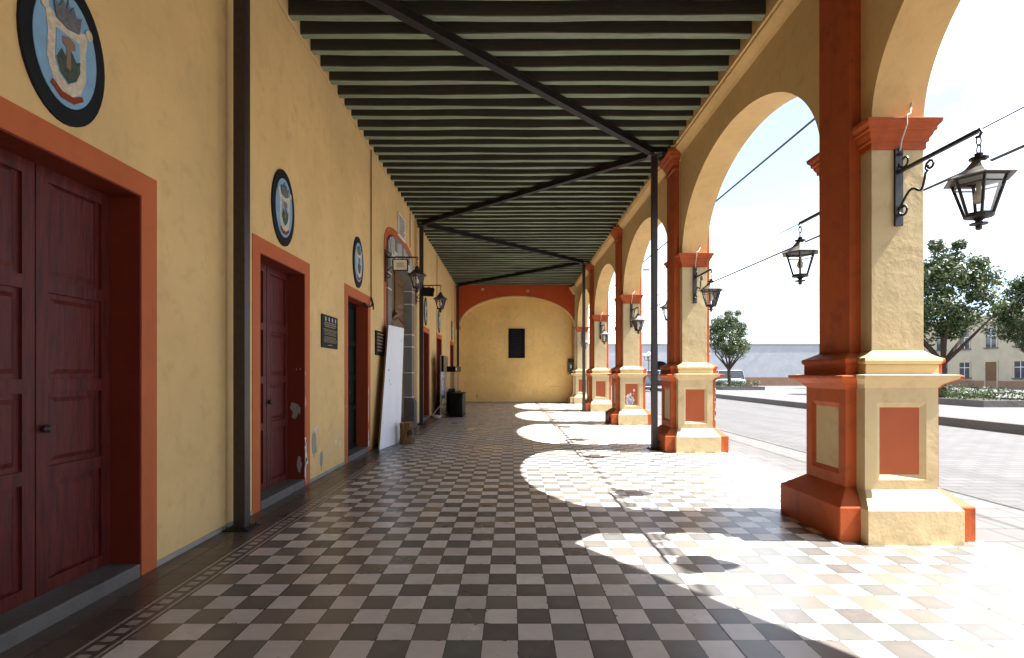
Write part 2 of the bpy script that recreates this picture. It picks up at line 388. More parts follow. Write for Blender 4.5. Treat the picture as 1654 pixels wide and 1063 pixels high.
# ------------------------------------------------------------------ mesh helpers
class MB:
    def __init__(s):
        s.v, s.f, s.m, s.p = [], [], [], []
    def add(s, vs, fs, mi=0):
        o = len(s.v)
        s.p.append((o, len(vs), len(s.f), len(fs)))
        s.v += [tuple(a) for a in vs]
        s.f += [tuple(i + o for i in f) for f in fs]
        s.m += [mi] * len(fs)
        return s
    def box(s, x0, x1, y0, y1, z0, z1, mi=0):
        vs = [(x, y, z) for z in (z0, z1) for y in (y0, y1) for x in (x0, x1)]
        return s.add(vs, [(0, 2, 3, 1), (4, 5, 7, 6), (0, 1, 5, 4), (2, 6, 7, 3), (0, 4, 6, 2), (1, 3, 7, 5)], mi)
    def rings(s, rs, mi=0, cap=True, closed=False):
        n = len(rs[0])
        vs = [p for r in rs for p in r]
        fs = []
        k = len(rs)
        for i in range(k if closed else k - 1):
            a, b = i * n, ((i + 1) % k) * n
            for j in range(n):
                fs.append((a + j, a + (j + 1) % n, b + (j + 1) % n, b + j))
        if cap and not closed:
            fs.append(tuple(range(n - 1, -1, -1)))
            fs.append(tuple((k - 1) * n + j for j in range(n)))
        return s.add(vs, fs, mi)
    def loft(s, secs, mi=0):
        """secs: (z, x0, x1, y0, y1) rectangles from bottom up"""
        return s.rings([[(x0, y0, z), (x1, y0, z), (x1, y1, z), (x0, y1, z)] for z, x0, x1, y0, y1 in secs], mi)
    def lathe(s, prof, n=12, c=(0, 0, 0), mi=0, rot=0.0):
        rs = [[(c[0] + r * math.cos(2 * math.pi * j / n + rot), c[1] + r * math.sin(2 * math.pi * j / n + rot), c[2] + z) for j in range(n)] for r, z in prof]
        return s.rings(rs, mi)
    def tube(s, path, r, n=8, mi=0):
        P = [Vector(p) for p in path]
        rs = []
        up = Vector((0, 0, 1))
        prev = None
        for i, p in enumerate(P):
            t = (P[min(i + 1, len(P) - 1)] - P[max(i - 1, 0)]).normalized()
            if prev is None:
                a = t.cross(up)
                if a.length < 1e-3:
                    a = t.cross(Vector((1, 0, 0)))
                a.normalize()
            else:
                a = (prev - t * prev.dot(t)).normalized()
            prev = a
            b = t.cross(a)
            rr = r[i] if isinstance(r, (list, tuple)) else r
            rs.append([p + (a * math.cos(2 * math.pi * j / n) + b * math.sin(2 * math.pi * j / n)) * rr for j in range(n)])
        return s.rings(rs, mi)
    def prism(s, poly, o, u, v, w, mi=0):
        """poly of 2-D points in the frame o + a*u + b*v, extruded along w"""
        o, u, v, w = Vector(o), Vector(u), Vector(v), Vector(w)
        a = [o + u * p[0] + v * p[1] for p in poly]
        return s.rings([a, [q + w for q in a]], mi)
    def each(s, name, mats, parent=None, bevel=0.0):
        """every added piece becomes an object of its own"""
        out = []
        for vo, vn, fo, fn in s.p:
            m = MB()
            m.add(s.v[vo:vo + vn], [tuple(i - vo for i in f) for f in s.f[fo:fo + fn]])
            out.append(m.build(name, mats, parent, bevel))
        return out
    def build(s, name, mats, parent=None, bevel=0.0, smooth=False, loc=None, seg=2):
        me = bpy.data.meshes.new(name)
        me.from_pydata(s.v, [], s.f)
        if not isinstance(mats, (list, tuple)):
            mats = [mats]
        for m in mats:
            me.materials.append(M[m])
        if len(mats) > 1:
            me.polygons.foreach_set('material_index', s.m)
        if smooth:
            me.polygons.foreach_set('use_smooth', [True] * len(me.polygons))
        me.update()
        import bmesh
        bm = bmesh.new()
        bm.from_mesh(me)
        bmesh.ops.recalc_face_normals(bm, faces=bm.faces)
        bm.to_mesh(me)
        bm.free()
        o = bpy.data.objects.new(name, me)
        S.collection.objects.link(o)
        if parent:
            o.parent = parent
        if loc:
            o.location = loc
        if bevel:
            md = o.modifiers.new('bevel', 'BEVEL')
            md.width = bevel
            md.segments = seg
            md.limit_method = 'ANGLE'
            md.angle_limit = R(40)
        return o

def tag(o, label, cat, group=None):
    o['label'] = label
    o['category'] = cat
    if group:
        o['group'] = group
    return o

def struct(o, kind='structure'):
    o['kind'] = kind
    return o

def thing(name, label, cat, loc=(0, 0, 0), rz=0.0, group=None):
    o = bpy.data.objects.new(name, None)
    o.empty_display_size = 0.2
    S.collection.objects.link(o)
    o.location = loc
    o.rotation_euler = (0, 0, rz)
    return tag(o, label, cat, group)

def copy_tree(o, loc=None, rz=None, label=None, parent=None):
    c = o.copy()
    S.collection.objects.link(c)
    if parent:
        c.parent = parent
    if loc is not None:
        c.location = loc
    if rz is not None:
        c.rotation_euler = (0, 0, rz)
    if label:
        c['label'] = label
    for ch in list(o.children):
        copy_tree(ch, parent=c)
    return c

def blob(cx, cy, rx, ry, n, seed, jag=0.35):
    r = random.Random(seed)
    return [(cx + rx * math.cos(2 * math.pi * i / n) * (1 + r.uniform(-jag, jag)), cy + ry * math.sin(2 * math.pi * i / n) * (1 + r.uniform(-jag, jag))) for i in range(n)]

# ------------------------------------------------------------------ ground
XW = -2.745                    # face of the house wall
Y0, YE = -8.4, 27.36           # back of the walkway (behind the camera), end wall
FX = 4.2
mb = MB().box(XW - 0.7, FX, Y0 - 0.3, YE + 0.2, -0.25, 0.0)
struct(mb.build('tiled_floor', 'floor'))
mb = MB().box(FX, 5.70, -30, 64, -0.25, -0.004)
struct(mb.build('sidewalk', 'walk', bevel=0.015))
mb = MB()
mb.add([(5.6, -60, -0.12), (90, -60, -0.12), (90, 90, -0.12), (5.6, 90, -0.12)], [(0, 1, 2, 3)])
struct(mb.build('street', 'pavers'))
mb = MB()
mb.add([(-900, -900, -0.26), (900, -900, -0.26), (900, 900, -0.26), (-900, 900, -0.26)], [(0, 1, 2, 3)])
struct(mb.build('ground', 'ground'))
KX = 13.5
mb = MB().box(KX + 0.3, 80, -60, 55.7, -0.2, 0.136)
struct(mb.build('plaza_paving', 'plaza'))
mb = MB().box(KX, KX + 0.3, -60, 56, -0.2, 0.14)
mb.box(KX + 0.3, 80, 55.7, 56, -0.2, 0.14)
struct(mb.build('plaza_kerb', 'kerbstone', bevel=0.02))

# ------------------------------------------------------------------ house wall with its openings
DOORS = [(3.35, 'red'), (6.52, 'red'), (9.69, 'black'), (17.36, 'red'), (20.60, 'red'), (25.05, 'red')]
DH, DT = 0.64, 2.82            # half opening, top of opening
PY = 13.43                     # portal centre
TOP = 6.45
def sup(a, b, z0, yc, n=40, e=3.0):
    """super-ellipse arch, from -a to +a"""
    pts = []
    for i in range(n + 1):
        t = math.pi * (1 - i / n)
        c, s_ = math.cos(t), math.sin(t)
        pts.append((yc + a * math.copysign(abs(c) ** (2 / e), c), z0 + b * abs(s_) ** (2 / e)))
    return pts
house = thing('house_wall', 'long ochre plastered house wall with doorways along the left of the walkway', 'wall', (XW, 0, 0))
mb = MB()
y = Y0
ops = sorted([(c - DH, c + DH, DT) for c, _ in DOORS] + [(PY - 1.60, PY + 1.60, None)])
TH = 0.62
for a, b, t in ops:
    mb.box(-TH, 0, y, a, -0.2, TOP)
    if t:
        mb.box(-TH, 0, a, b, t, TOP)
    else:
        arc = sup(1.60, 0.58, 4.20, PY)
        mb.rings([[(-TH, p[0], p[1]), (0, p[0], p[1]), (0, p[0], TOP), (-TH, p[0], TOP)] for p in arc])
    y = b
mb.box(-TH, 0, y, YE + 0.3, -0.2, TOP)
mb.build('plaster', 'ochre', house)
mb = MB()
mb.prism(blob(7.515, 0.515, 0.085, 0.19, 15, 3), (0.001, 0, 0), (0, 1, 0), (0, 0, 1), (0.003, 0, 0))
mb.prism(blob(7.79, 0.245, 0.055, 0.12, 12, 5), (0.001, 0, 0), (0, 1, 0), (0, 0, 1), (0.003, 0, 0))
mb.each('bare_patch', 'cement', house)
mb = MB()
for (a, b, c, d, sd) in ((7.56, 0.72, 0.045, 0.05, 1), (8.43, 0.42, 0.05, 0.04, 2), (8.62, 0.36, 0.04, 0.05, 4), (8.66, 0.55, 0.016, 0.05, 6), (8.2, 0.03, 0.12, 0.02, 9), (8.5, 0.5, 0.02, 0.02, 19)):
    mb.prism(blob(a, b, c, d, 11, sd, 0.5), (0.0015, 0, 0), (0, 1, 0), (0, 0, 1), (0.003, 0, 0))
mb.each('paint_flake', 'flake', house)
# cement skirting along the foot of the wall
mb = MB()
y = Y0
for a, b, t in ops:
    mb.box(0.0, 0.007, y, a - 0.17, 0.0, 0.045)
    y = b + 0.17
mb.box(0.0, 0.007, y, YE - 0.5, 0, 0.045)
mb.build('skirting', 'cement', house)

def make_door(kind):
    t = thing('doorway', '', 'door', (XW, 0, 0))
    fo, ft = DH + 0.172, DT + 0.168
    mb = MB()
    mb.box(0.0, 0.008, -fo, -DH, 0.0, ft)
    mb.box(0.0, 0.008, DH, fo, 0.0, ft)
    mb.box(0.0, 0.008, -DH, DH, DT, ft)
    mb.build('frame', 'frame', t)
    mb = MB()
    mb.box(-0.30, 0.003, -DH, -DH + 0.012, 0, DT)
    mb.box(-0.30, 0.003, DH - 0.012, DH, 0, DT)
    mb.box(-0.30, 0.003, -DH + 0.012, DH - 0.012, DT - 0.012, DT)
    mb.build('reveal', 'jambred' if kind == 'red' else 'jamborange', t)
    mb = MB()
    mb.box(-0.34, 0.012, -DH + 0.013, DH - 0.013, -0.05, 0.095)
    mb.build('sill', 'sill', t, bevel=0.012)
    mm = 'red_door' if kind == 'red' else 'black_door'
    for sgn in (-1, 1):
        a, b = sorted((sgn * 0.006, sgn * (DH - 0.014)))
        mb = MB()
        mb.box(-0.27, -0.235, a, b, 0.10, DT - 0.013)
        w = 0.085
        zs = [0.10, 0.86, 1.42, 2.06, DT - 0.013]
        mb.box(-0.235, -0.215, a, a + w, 0.10, DT - 0.013)
        mb.box(-0.235, -0.215, b - w, b, 0.10, DT - 0.013)
        for z in zs:
            z0 = min(max(z - w / 2, 0.10), DT - 0.013 - w)
            mb.box(-0.2345, -0.2152, a + w, b - w, z0, z0 + w)
        for z0, z1 in zip(zs, zs[1:]):
            mb.loft([(0, 0, 0, 0, 0)] * 0 + []) if False else None
            ya, yb, za, zb = a + w + 0.035, b - w - 0.035, z0 + w * 0.9, z1 - w * 0.9
            mb.rings([[(-0.235, ya, za), (-0.235, yb, za), (-0.235, yb, zb), (-0.235, ya, zb)],
                      [(-0.222, ya + 0.03, za + 0.03), (-0.222, yb - 0.03, za + 0.03), (-0.222, yb - 0.03, zb - 0.03), (-0.222, ya + 0.03, zb - 0.03)]])
        lf = mb.build('door_leaf', mm, t)
        if sgn == 1:
            hb = MB().lathe([(0.018, 0), (0.028, 0.02), (0.028, 0.035), (0.01, 0.05)], 10)
            h = hb.build('handle', 'iron', lf)
            h.location = (-0.214, 0.05, 1.15)
            h.rotation_euler = (0, R(90), 0)
    return t
proto = {k: make_door(k) for k in ('red', 'black')}
DOOR_LABELS = {
    3.35: 'dark red doorway with orange surround, nearest the viewer at the far left',
    6.52: 'dark red doorway with orange surround, between the near oval crest and the black text plaque',
    9.69: 'black panelled doorway with peeling orange surround, right of the black text plaque',
    17.36: 'dark red doorway just behind the steel post beside the stone portal',
    20.60: 'dark red doorway behind the notice stand, with a white paper beside it',
    25.05: 'dark red doorway at the far end of the left wall, behind the glass display case'}
used = set()
doors = {}
for c, k in DOORS:
    if k in used:
        d = copy_tree(proto[k], (XW, c, 0))
    else:
        d = proto[k]
        d.location = (XW, c, 0)
        used.add(k)
    d['label'] = DOOR_LABELS[c]
    d['group'] = 'doorways along the house wall'
    doors[c] = d
# flaking on the arrises of the two near doorways
def flakes(door, spots, seed):
    mb = MB()
    for i, (yy, zz, ry, rz_) in enumerate(spots):
        mb.prism(blob(yy, zz, ry, rz_, 11, seed + i, 0.55), (0.009, 0, 0), (0, 1, 0), (0, 0, 1), (0.002, 0, 0))
    mb.each('paint_flake', 'flake', door)
flakes(doors[6.52], [(DH + 0.02, 0.40, 0.045, 0.17), (DH + 0.012, 0.16, 0.022, 0.13), (DH + 0.01, 1.12, 0.014, 0.07), (DH + 0.008, 1.5, 0.008, 0.03), (DH + 0.012, 0.62, 0.02, 0.05), (DH + 0.04, 0.33, 0.06, 0.06)], 40)
flakes(doors[9.69], [(DH + 0.012, 0.78, 0.014, 0.22), (DH + 0.018, 0.30, 0.024, 0.12), (DH + 0.012, 1.12, 0.010, 0.10), (DH + 0.03, 0.16, 0.04, 0.06), (-DH - 0.1, 0.95, 0.012, 0.012)], 60)
mb = MB()
for i, (xx, zz, a, b) in enumerate([(-0.12, 1.00, 0.05, 0.10), (-0.07, 1.02, 0.02, 0.05), (-0.10, 1.55, 0.008, 0.012), (-0.05, 1.56, 0.008, 0.012), (-0.06, 0.3, 0.03, 0.1)]):
    mb.prism(blob(xx, zz, a, b, 11, 80 + i, 0.5), (0, DH - 0.0135, 0), (1, 0, 0), (0, 0, 1), (0, -0.0015, 0))
mb.each('bare_patch', 'cement', doors[6.52])

# ------------------------------------------------------------------ stone portal
portal = thing('stone_portal', 'tall arched portal of grey stone with an orange painted band and carved brown doors', 'portal', (XW, PY, 0))
def arch_ring(mb, outer, inner, x0, x1, legs=0.0, mi=0):
    """ring between two arches (same point count), with straight legs to z=legs"""
    o = [(outer[0][0], legs)] + outer + [(outer[-1][0], legs)]
    i_ = [(inner[0][0], legs)] + inner + [(inner[-1][0], legs)]
    mb.rings([[(x0, a[0], a[1]), (x1, a[0], a[1]), (x1, b[0], b[1]), (x0, b[0], b[1])] for a, b in zip(o, i_)], mi)
mb = MB()
arch_ring(mb, sup(1.81, 0.70, 4.20, 0), sup(1.602, 0.515, 4.20, 0), 0.0, 0.008)
mb.build('painted_band', 'frame', portal)
mb = MB()
arch_ring(mb, sup(1.598, 0.511, 4.20, 0), sup(1.25, 0.45, 3.70, 0), -0.36, 0.05, 0.0)
mb.build('stone_surround', 'stone_pale', portal, bevel=0.008)
mb = MB()
for sgn in (-1, 1):
    a, b = sorted((sgn * 1.22, sgn * 1.64))
    mb.loft([(0, -0.34, 0.115, a, b), (0.70, -0.34, 0.115, a, b), (0.83, -0.34, 0.053, a + 0.02, b - 0.02)])
mb.each('plinth', 'stone', portal, bevel=0.01)
mb = MB()
for sgn in (-1, 1):
    a, b = sorted((sgn * 1.247, sgn * 1.6))
    for z in (0.835, 1.5, 2.21, 2.54, 3.37, 3.72):
        mb.box(-0.35, 0.0525, a, b, z, z + 0.022)
o_ = sup(1.598, 0.511, 4.20, 0)
i_ = sup(1.25, 0.45, 3.70, 0)
def fat_line(mb, pts, w, x=0.0525):
    for p, q in zip(pts, pts[1:]):
        d = Vector((q[0] - p[0], q[1] - p[1]))
        if d.length < 1e-5:
            continue
        n = Vector((-d.y, d.x)).normalized() * w / 2
        mb.prism([(p[0] + n.x, p[1] + n.y), (q[0] + n.x, q[1] + n.y), (q[0] - n.x, q[1] - n.y), (p[0] - n.x, p[1] - n.y)], (0.0503, 0, 0), (0, 1, 0), (0, 0, 1), (x - 0.0503, 0, 0))
for k in (4, 8, 32, 36):
    fat_line(mb, [o_[k], i_[k]], 0.042)
for yc, wd in ((-0.78, 0.42), (0.0, 0.36), (0.78, 0.42)):
    for e in (0.0, 0.11, 0.22):
        h_ = wd - e
        if h_ < 0.1:
            continue
        zt = 4.66 - (0.06 if yc else 0.0)
        fat_line(mb, [(yc - h_, zt), (yc - h_ * 0.88, 4.20 + e * 0.55), (yc + h_ * 0.88, 4.20 + e * 0.55), (yc + h_, zt)], 0.042)
mb.each('mortar_joint', 'mortar', portal)
# doors of the portal
mb = MB()
DX = 0.13
mb.box(-0.42, -0.30, -1.25, 1.25, 0.0, 4.19)
for yc in (-0.62, 0.62):
    for z0, z1 in ((0.25, 1.25), (1.45, 2.55), (3.05, 3.95)):
        mb.rings([[(-0.30, yc - 0.48, z0), (-0.30, yc + 0.48, z0), (-0.30, yc + 0.48, z1), (-0.30, yc - 0.48, z1)],
                  [(-0.26, yc - 0.44, z0 + 0.05), (-0.26, yc + 0.44, z0 + 0.05), (-0.26, yc + 0.44, z1 - 0.05), (-0.26, yc - 0.44, z1 - 0.05)],
                  [(-0.28, yc - 0.34, z0 + 0.14), (-0.28, yc + 0.34, z0 + 0.14), (-0.28, yc + 0.34, z1 - 0.14), (-0.28, yc - 0.34, z1 - 0.14)],
                  [(-0.24, yc - 0.22, z0 + 0.24), (-0.24, yc + 0.22, z0 + 0.24), (-0.24, yc + 0.22, z1 - 0.24), (-0.24, yc - 0.22, z1 - 0.24)]])
mb.box(-0.3, -0.25, -0.05, 0.05, 0.02, 4.18)
mb.v = [(v[0] + DX, v[1], v[2]) for v in mb.v]
mb.build('door_leaf', 'walnut', portal, bevel=0.006)
mb = MB()
ped = [(-0.66, 2.66), (0.66, 2.66), (0.66, 2.74), (0.62, 2.78)]
for i in range(15):
    t = i / 14
    yy = 0.62 - 1.24 * t
    ped.append((yy, 2.80 + 0.22 * (1 - abs(2 * t - 1)) + 0.025 * math.cos(i * math.pi)))
ped += [(-0.62, 2.78), (-0.66, 2.74)]
mb.prism(ped, (-0.29, 0, 0), (0, 1, 0), (0, 0, 1), (0.09, 0, 0))
mb.box(-0.31, -0.17, -0.70, 0.70, 2.60, 2.662)
for i in range(9):
    yy = -0.5 + i * 0.125
    mb.lathe([(0.0, 0), (0.035, 0.015), (0.035, 0.03), (0, 0.045)], 8, (-0.185, yy, 2.74 + 0.12 * (1 - abs(yy) / 0.6)))
mb.v = [(v[0] + DX, v[1], v[2]) for v in mb.v]
mb.build('carved_pediment', 'walnut_pale', portal, bevel=0.006)

# inscribed stone tablet above the portal
tb = thing('stone_tablet', 'grey inscribed stone tablet set high on the wall above the portal', 'tablet', (XW, 13.45, 5.14))
mb = MB().box(0.0, 0.03, -0.42, 0.42, -0.29, 0.29)
slab = mb.build('slab', 'mortar', tb, bevel=0.008)
def text_lines(mb, x, y0, y1, z1, z0, n, seed, hfrac=0.5, center=False, minw=0.5):
    """rows of word-like strokes, along y, in the plane x"""
    r = random.Random(seed)
    dz = (z1 - z0) / n
    for i in range(n):
        zc = z1 - (i + 0.5) * dz
        w = (y1 - y0) * (r.uniform(minw, 1.0) if i % 3 == 2 or center else r.uniform(0.86, 1.0))
        a = (y0 + y1 - w) / 2 if center else y0
        yy = a
        while yy < a + w:
            wl = r.uniform(0.03, 0.10) * (y1 - y0)
            b = min(yy + wl, a + w)
            k = yy
            while k < b:
                e = min(k + 0.011 * (y1 - y0) + r.uniform(0, 0.012) * (y1 - y0), b)
                mb.box(x, x + 0.0015, k, e, zc - dz * hfrac / 2, zc + dz * hfrac / 2 * r.uniform(0.7, 1.0))
                k = e + 0.006 * (y1 - y0)
            yy = b + 0.022 * (y1 - y0)
mb = MB()
text_lines(mb, 0.0305, -0.36, 0.36, 0.24, -0.24, 9, 21, 0.62)
mb.build('inscription', 'stone', slab)

# ------------------------------------------------------------------ oval crests over the doors
def ellipse(a, b, n=40):
    return [(a * math.cos(2 * math.pi * i / n), b * math.sin(2 * math.pi * i / n)) for i in range(n)]
def make_crest():
    t = thing('oval_crest', '', 'crest', (XW, 0, 3.485), 0, 'oval crests over the doors')
    F = ((0, 1, 0), (0, 0, 1))
    MB().prism(ellipse(0.315, 0.455), (0, 0, 0), *F, (0.018, 0, 0)).build('border', 'plaque', t)
    MB().prism(ellipse(0.235, 0.350), (0.0185, 0, 0), *F, (0.004, 0, 0)).build('field', 'sky_blue', t)
    sh = [(-0.155, 0.15), (-0.17, 0.19), (-0.10, 0.165), (0, 0.13), (0.10, 0.165), (0.17, 0.19), (0.155, 0.15), (0.14, 0.04), (0.145, -0.12), (0.10, -0.23), (0, -0.30), (-0.10, -0.23), (-0.145, -0.12), (-0.14, 0.04)]
    MB().prism(sh, (0.023, 0, 0), *F, (0.004, 0, 0)).build('scroll', 'parchment', t)
    inn = [(-0.085, 0.085), (0.085, 0.085), (0.09, -0.10), (0.06, -0.17), (0, -0.215), (-0.06, -0.17), (-0.09, -0.10)]
    s = MB().prism(inn, (0.0275, 0, 0), *F, (0.004, 0, 0)).build('shield', 'sky_blue', t)
    hill = [(-0.088, -0.09), (-0.05, -0.02), (-0.02, -0.05), (0.02, 0.0), (0.06, -0.05), (0.088, -0.03), (0.088, -0.10), (0.06, -0.165), (0, -0.21), (-0.06, -0.165)]
    MB().prism(hill, (0.032, 0, 0), *F, (0.002, 0, 0)).build('hill', 'darkgreen', s)
    MB().prism([(-0.02, -0.12), (0.015, -0.12), (0.012, 0.0), (0.05, 0.02), (0.045, 0.06), (0.0, 0.075), (-0.05, 0.055), (-0.045, 0.015), (-0.015, 0.0)], (0.0345, 0, 0), *F, (0.002, 0, 0)).build('tree_figure', 'plinth_brown', s)
    crown = [(-0.085, 0.145), (-0.095, 0.20), (-0.105, 0.255), (-0.065, 0.225), (-0.04, 0.285), (-0.012, 0.24), (0.0, 0.315), (0.012, 0.24), (0.04, 0.285), (0.065, 0.225), (0.105, 0.255), (0.095, 0.20), (0.085, 0.145), (0, 0.125)]
    MB().prism(crown, (0.0275, 0, 0), *F, (0.005, 0, 0)).build('crown', 'helmet', t)
    for q in (-1, 1):
        MB().prism([(q * 0.165 + 0.028 * math.cos(2 * math.pi * i / 12), 0.185 + 0.035 * math.sin(2 * math.pi * i / 12)) for i in range(12)], (0.0275, 0, 0), *F, (0.004, 0, 0)).build('scroll_end', 'parchment', t)
    MB().prism([(-0.11, -0.235), (-0.04, -0.275), (0.04, -0.275), (0.11, -0.235), (0.12, -0.262), (0.045, -0.315), (-0.045, -0.315), (-0.12, -0.262)], (0.0275, 0, 0), *F, (0.003, 0, 0)).build('ribbon', 'jamborange', t)
    return t
cr0 = make_crest()
CL = {3.35: 'blue and black oval crest above the doorway nearest the viewer, at the far left',
      6.52: 'blue and black oval crest above the red doorway left of the black text plaque',
      9.69: 'blue and black oval crest above the black panelled doorway',
      17.36: 'blue and black oval crest just behind the tall steel post on the left wall',
      20.60: 'blue and black oval crest hanging behind the second wall lantern, above the notice stand',
      25.05: 'small far blue and black oval crest, last on the left wall before the end wall'}
for i, (c, k) in enumerate(DOORS):
    o = cr0 if i == 0 else copy_tree(cr0)
    o.location = (XW, c - 0.05, 3.485)
    o['label'] = CL[c]

# ------------------------------------------------------------------ plaques on the house wall
pl = thing('text_plaque', 'black wall plaque with small gilt lettering and four emblems, left of the black doorway', 'plaque', (XW, 8.125, 2.12))
plate = MB().box(0, 0.02, -0.355, 0.355, -0.245, 0.245).build('plate', 'plaque', pl, bevel=0.006)
mb = MB()
for i in range(4):
    yy = -0.20 + i * 0.145
    mb.prism([(yy - 0.022, 0.155), (yy + 0.022, 0.155), (yy + 0.026, 0.19), (yy + 0.018, 0.215), (yy - 0.018, 0.215), (yy - 0.026, 0.19)], (0.0205, 0, 0), (0, 1, 0), (0, 0, 1), (0.0015, 0, 0))
mb.each('emblem', 'grey_letter', plate)
mb = MB()
text_lines(mb, 0.0205, -0.29, 0.29, 0.145, 0.06, 3, 5, 0.55, True, 0.6)
text_lines(mb, 0.0205, -0.30, 0.30, 0.04, -0.055, 5, 6, 0.4, True, 0.8)
text_lines(mb, 0.0205, -0.30, 0.30, -0.07, -0.165, 5, 7, 0.42, True, 0.8)
text_lines(mb, 0.0205, -0.09, 0.09, -0.19, -0.21, 1, 8, 0.7, True, 0.9)
mb.build('lettering', 'gold', plate)

dp = thing('directory_board', 'dark slotted directory board on the wall behind the leaning white panel', 'sign', (XW, 11.22, 2.12))
bd = MB().box(0, 0.03, -0.36, 0.36, -0.25, 0.25).build('board', 'black_door', dp, bevel=0.005)
mb = MB()
for i in range(6):
    z = 0.19 - i * 0.068
    mb.box(0.0305, 0.040, -0.30, 0.30, z - 0.016, z + 0.016)
mb.each('name_strip', 'plinth_brown', bd)

pn = thing('paper_notice', 'narrow white paper notice fixed beside a far doorway surround', 'notice', (XW, 19.72, 1.80))
MB().box(0, 0.004, -0.10, 0.10, -0.27, 0.27).build('sheet', 'white', pn)
mb = MB()
text_lines(mb, 0.0043, -0.08, 0.08, 0.24, -0.24, 12, 33, 0.4)
mb.build('lettering', 'helmet', pn)

# conduits
def conduit(label, pts, r, m='conduit', hook=False):
    mb = MB()
    mb.tube(pts, r, 8)
    return tag(mb.build('conduit', m), label, 'conduit')
x = XW + 0.022
conduit('thin vertical conduit running from the ceiling to the black doorway surround', [(x, 10.50, 5.86), (x, 10.50, 3.0), (x, 10.50, 2.9)], 0.014, 'plinth_brown')
cb = MB().tube([(XW + 0.02, 10.50, 2.97), (XW + 0.05, 10.47, 2.88), (XW + 0.06, 10.40, 2.80), (XW + 0.05, 10.30, 2.77), (XW + 0.04, 10.18, 2.77), (XW + 0.03, 10.0, 2.80)], 0.018, 6)
cb.tube([(XW + 0.03, 10.49, 2.97), (XW + 0.06, 10.52, 2.85), (XW + 0.07, 10.46, 2.74)], 0.013, 6)
tag(cb.build('cable_tangle', 'cable'), 'black cable hanging at the corner of the black doorway surround', 'cable')
conduit('hairline conduit beside the stone tablet, dropping from the ceiling to the portal arch', [(x, 14.55, 5.86), (x, 14.55, 4.9)], 0.010, 'plinth_brown')
conduit('left one of two conduits beside the steel post at the portal', [(x, 15.36, 5.86), (x, 15.36, 0.3)], 0.018)
conduit('right one of two conduits beside the steel post at the portal', [(x, 15.52, 5.86), (x, 15.52, 0.1)], 0.024)
conduit('thin conduit above the second wall lantern, dropping down to the far doorway surround', [(x, 19.86, 5.86), (x, 19.86, 2.98)], 0.012, 'plinth_brown')
conduit('thin conduit in the far left corner by the end wall', [(x, 26.2, 5.86), (x, 26.2, 0.1)], 0.018)
# thin wire along the wall top
mb = MB()
mb.tube([(XW + 0.02, -1 + i * 1.4, 5.85 + 0.012 * math.sin(i * 2.1)) for i in range(20)], 0.005, 5)
tag(mb.build('wall_wire', 'conduit'), 'thin sagging wire tacked along the top of the house wall', 'wire')

# ------------------------------------------------------------------ ceiling
cl = thing('ceiling', 'dark boarded ceiling above the timber joists of the walkway', 'ceiling', (0, 0, 6.13))
MB().box(XW - 0.62, 3.9, Y0 - 0.3, YE + 0.5, 0.0, 0.06).build('boards', 'deck', cl)
MB().box(XW - 0.62, 3.95, Y0 - 0.3, YE + 0.5, 0.33, 0.75).build('roof_slab', 'ground', cl)  # unseen roof slab, added to stop light leaking in from above
JL = 'long timber ceiling joist with dark sides and pale green underside, spanning the walkway'
JX0, JX1 = XW - 0.02, 3.15
joist_meshes = []
for k in range(7):
    r = random.Random(100 + k)
    n = 46
    ph = [r.uniform(0, 6.28) for _ in range(8)]
    rs = []
    for i in range(n + 1):
        xx = JX0 + (JX1 - JX0) * i / n
        def wv(j, amp):
            return amp * (0.55 * math.sin(xx * 1.15 + ph[j]) + 0.3 * math.sin(xx * 2.9 + ph[j] * 2.3) + 0.15 * math.sin(xx * 7.1 + ph[j] * 3.1))
        h = 0.064
        b = 0.010
        y0_, y1_ = -h + wv(0, 0.008), h + wv(1, 0.008)
        z0a, z0b = wv(2, 0.009), wv(3, 0.009)
        rs.append([(xx, y0_, 0.21), (xx, y0_ + wv(4, 0.004), z0a + b), (xx, y0_ + b, z0a), (xx, y1_ - b, z0b), (xx, y1_, z0b + b), (xx, y1_, 0.21)])
    mb = MB()
    nn = 6
    vs = [p for q in rs for p in q]
    mb.v = vs
    for i in range(n):
        for j in range(nn):
            a, c = i * nn, (i + 1) * nn
            mb.f.append((a + j, a + (j + 1) % nn, c + (j + 1) % nn, c + j))
            mb.m.append(1 if j == 2 else 0)
    mb.f += [tuple(range(nn - 1, -1, -1)), tuple(n * nn + j for j in range(nn))]
    mb.m += [0, 0]
    o = mb.build('ceiling_joist', ['joist_side', 'joist_under'])
    joist_meshes.append(o.data)
    if k == 0:
        j0 = o
    else:
        bpy.data.objects.remove(o)
PITCH = 0.3785
tag(j0, JL, 'joist', 'ceiling joists')
yy, i = 6.684, 0
ys = [6.684 + PITCH * q for q in range(-25, 55)]
ys = [q for q in ys if Y0 + 0.1 < q < 26.85]
for i, yy in enumerate(ys):
    o = j0 if i == 0 else j0.copy()
    if i:
        S.collection.objects.link(o)
        o.data = joist_meshes[rnd.randrange(7)]
    o.location = (0, yy + rnd.uniform(-0.012, 0.012), 5.92 + rnd.uniform(-0.008, 0.008))
    o.rotation_euler = (0, 0, rnd.uniform(-0.0025, 0.0025))

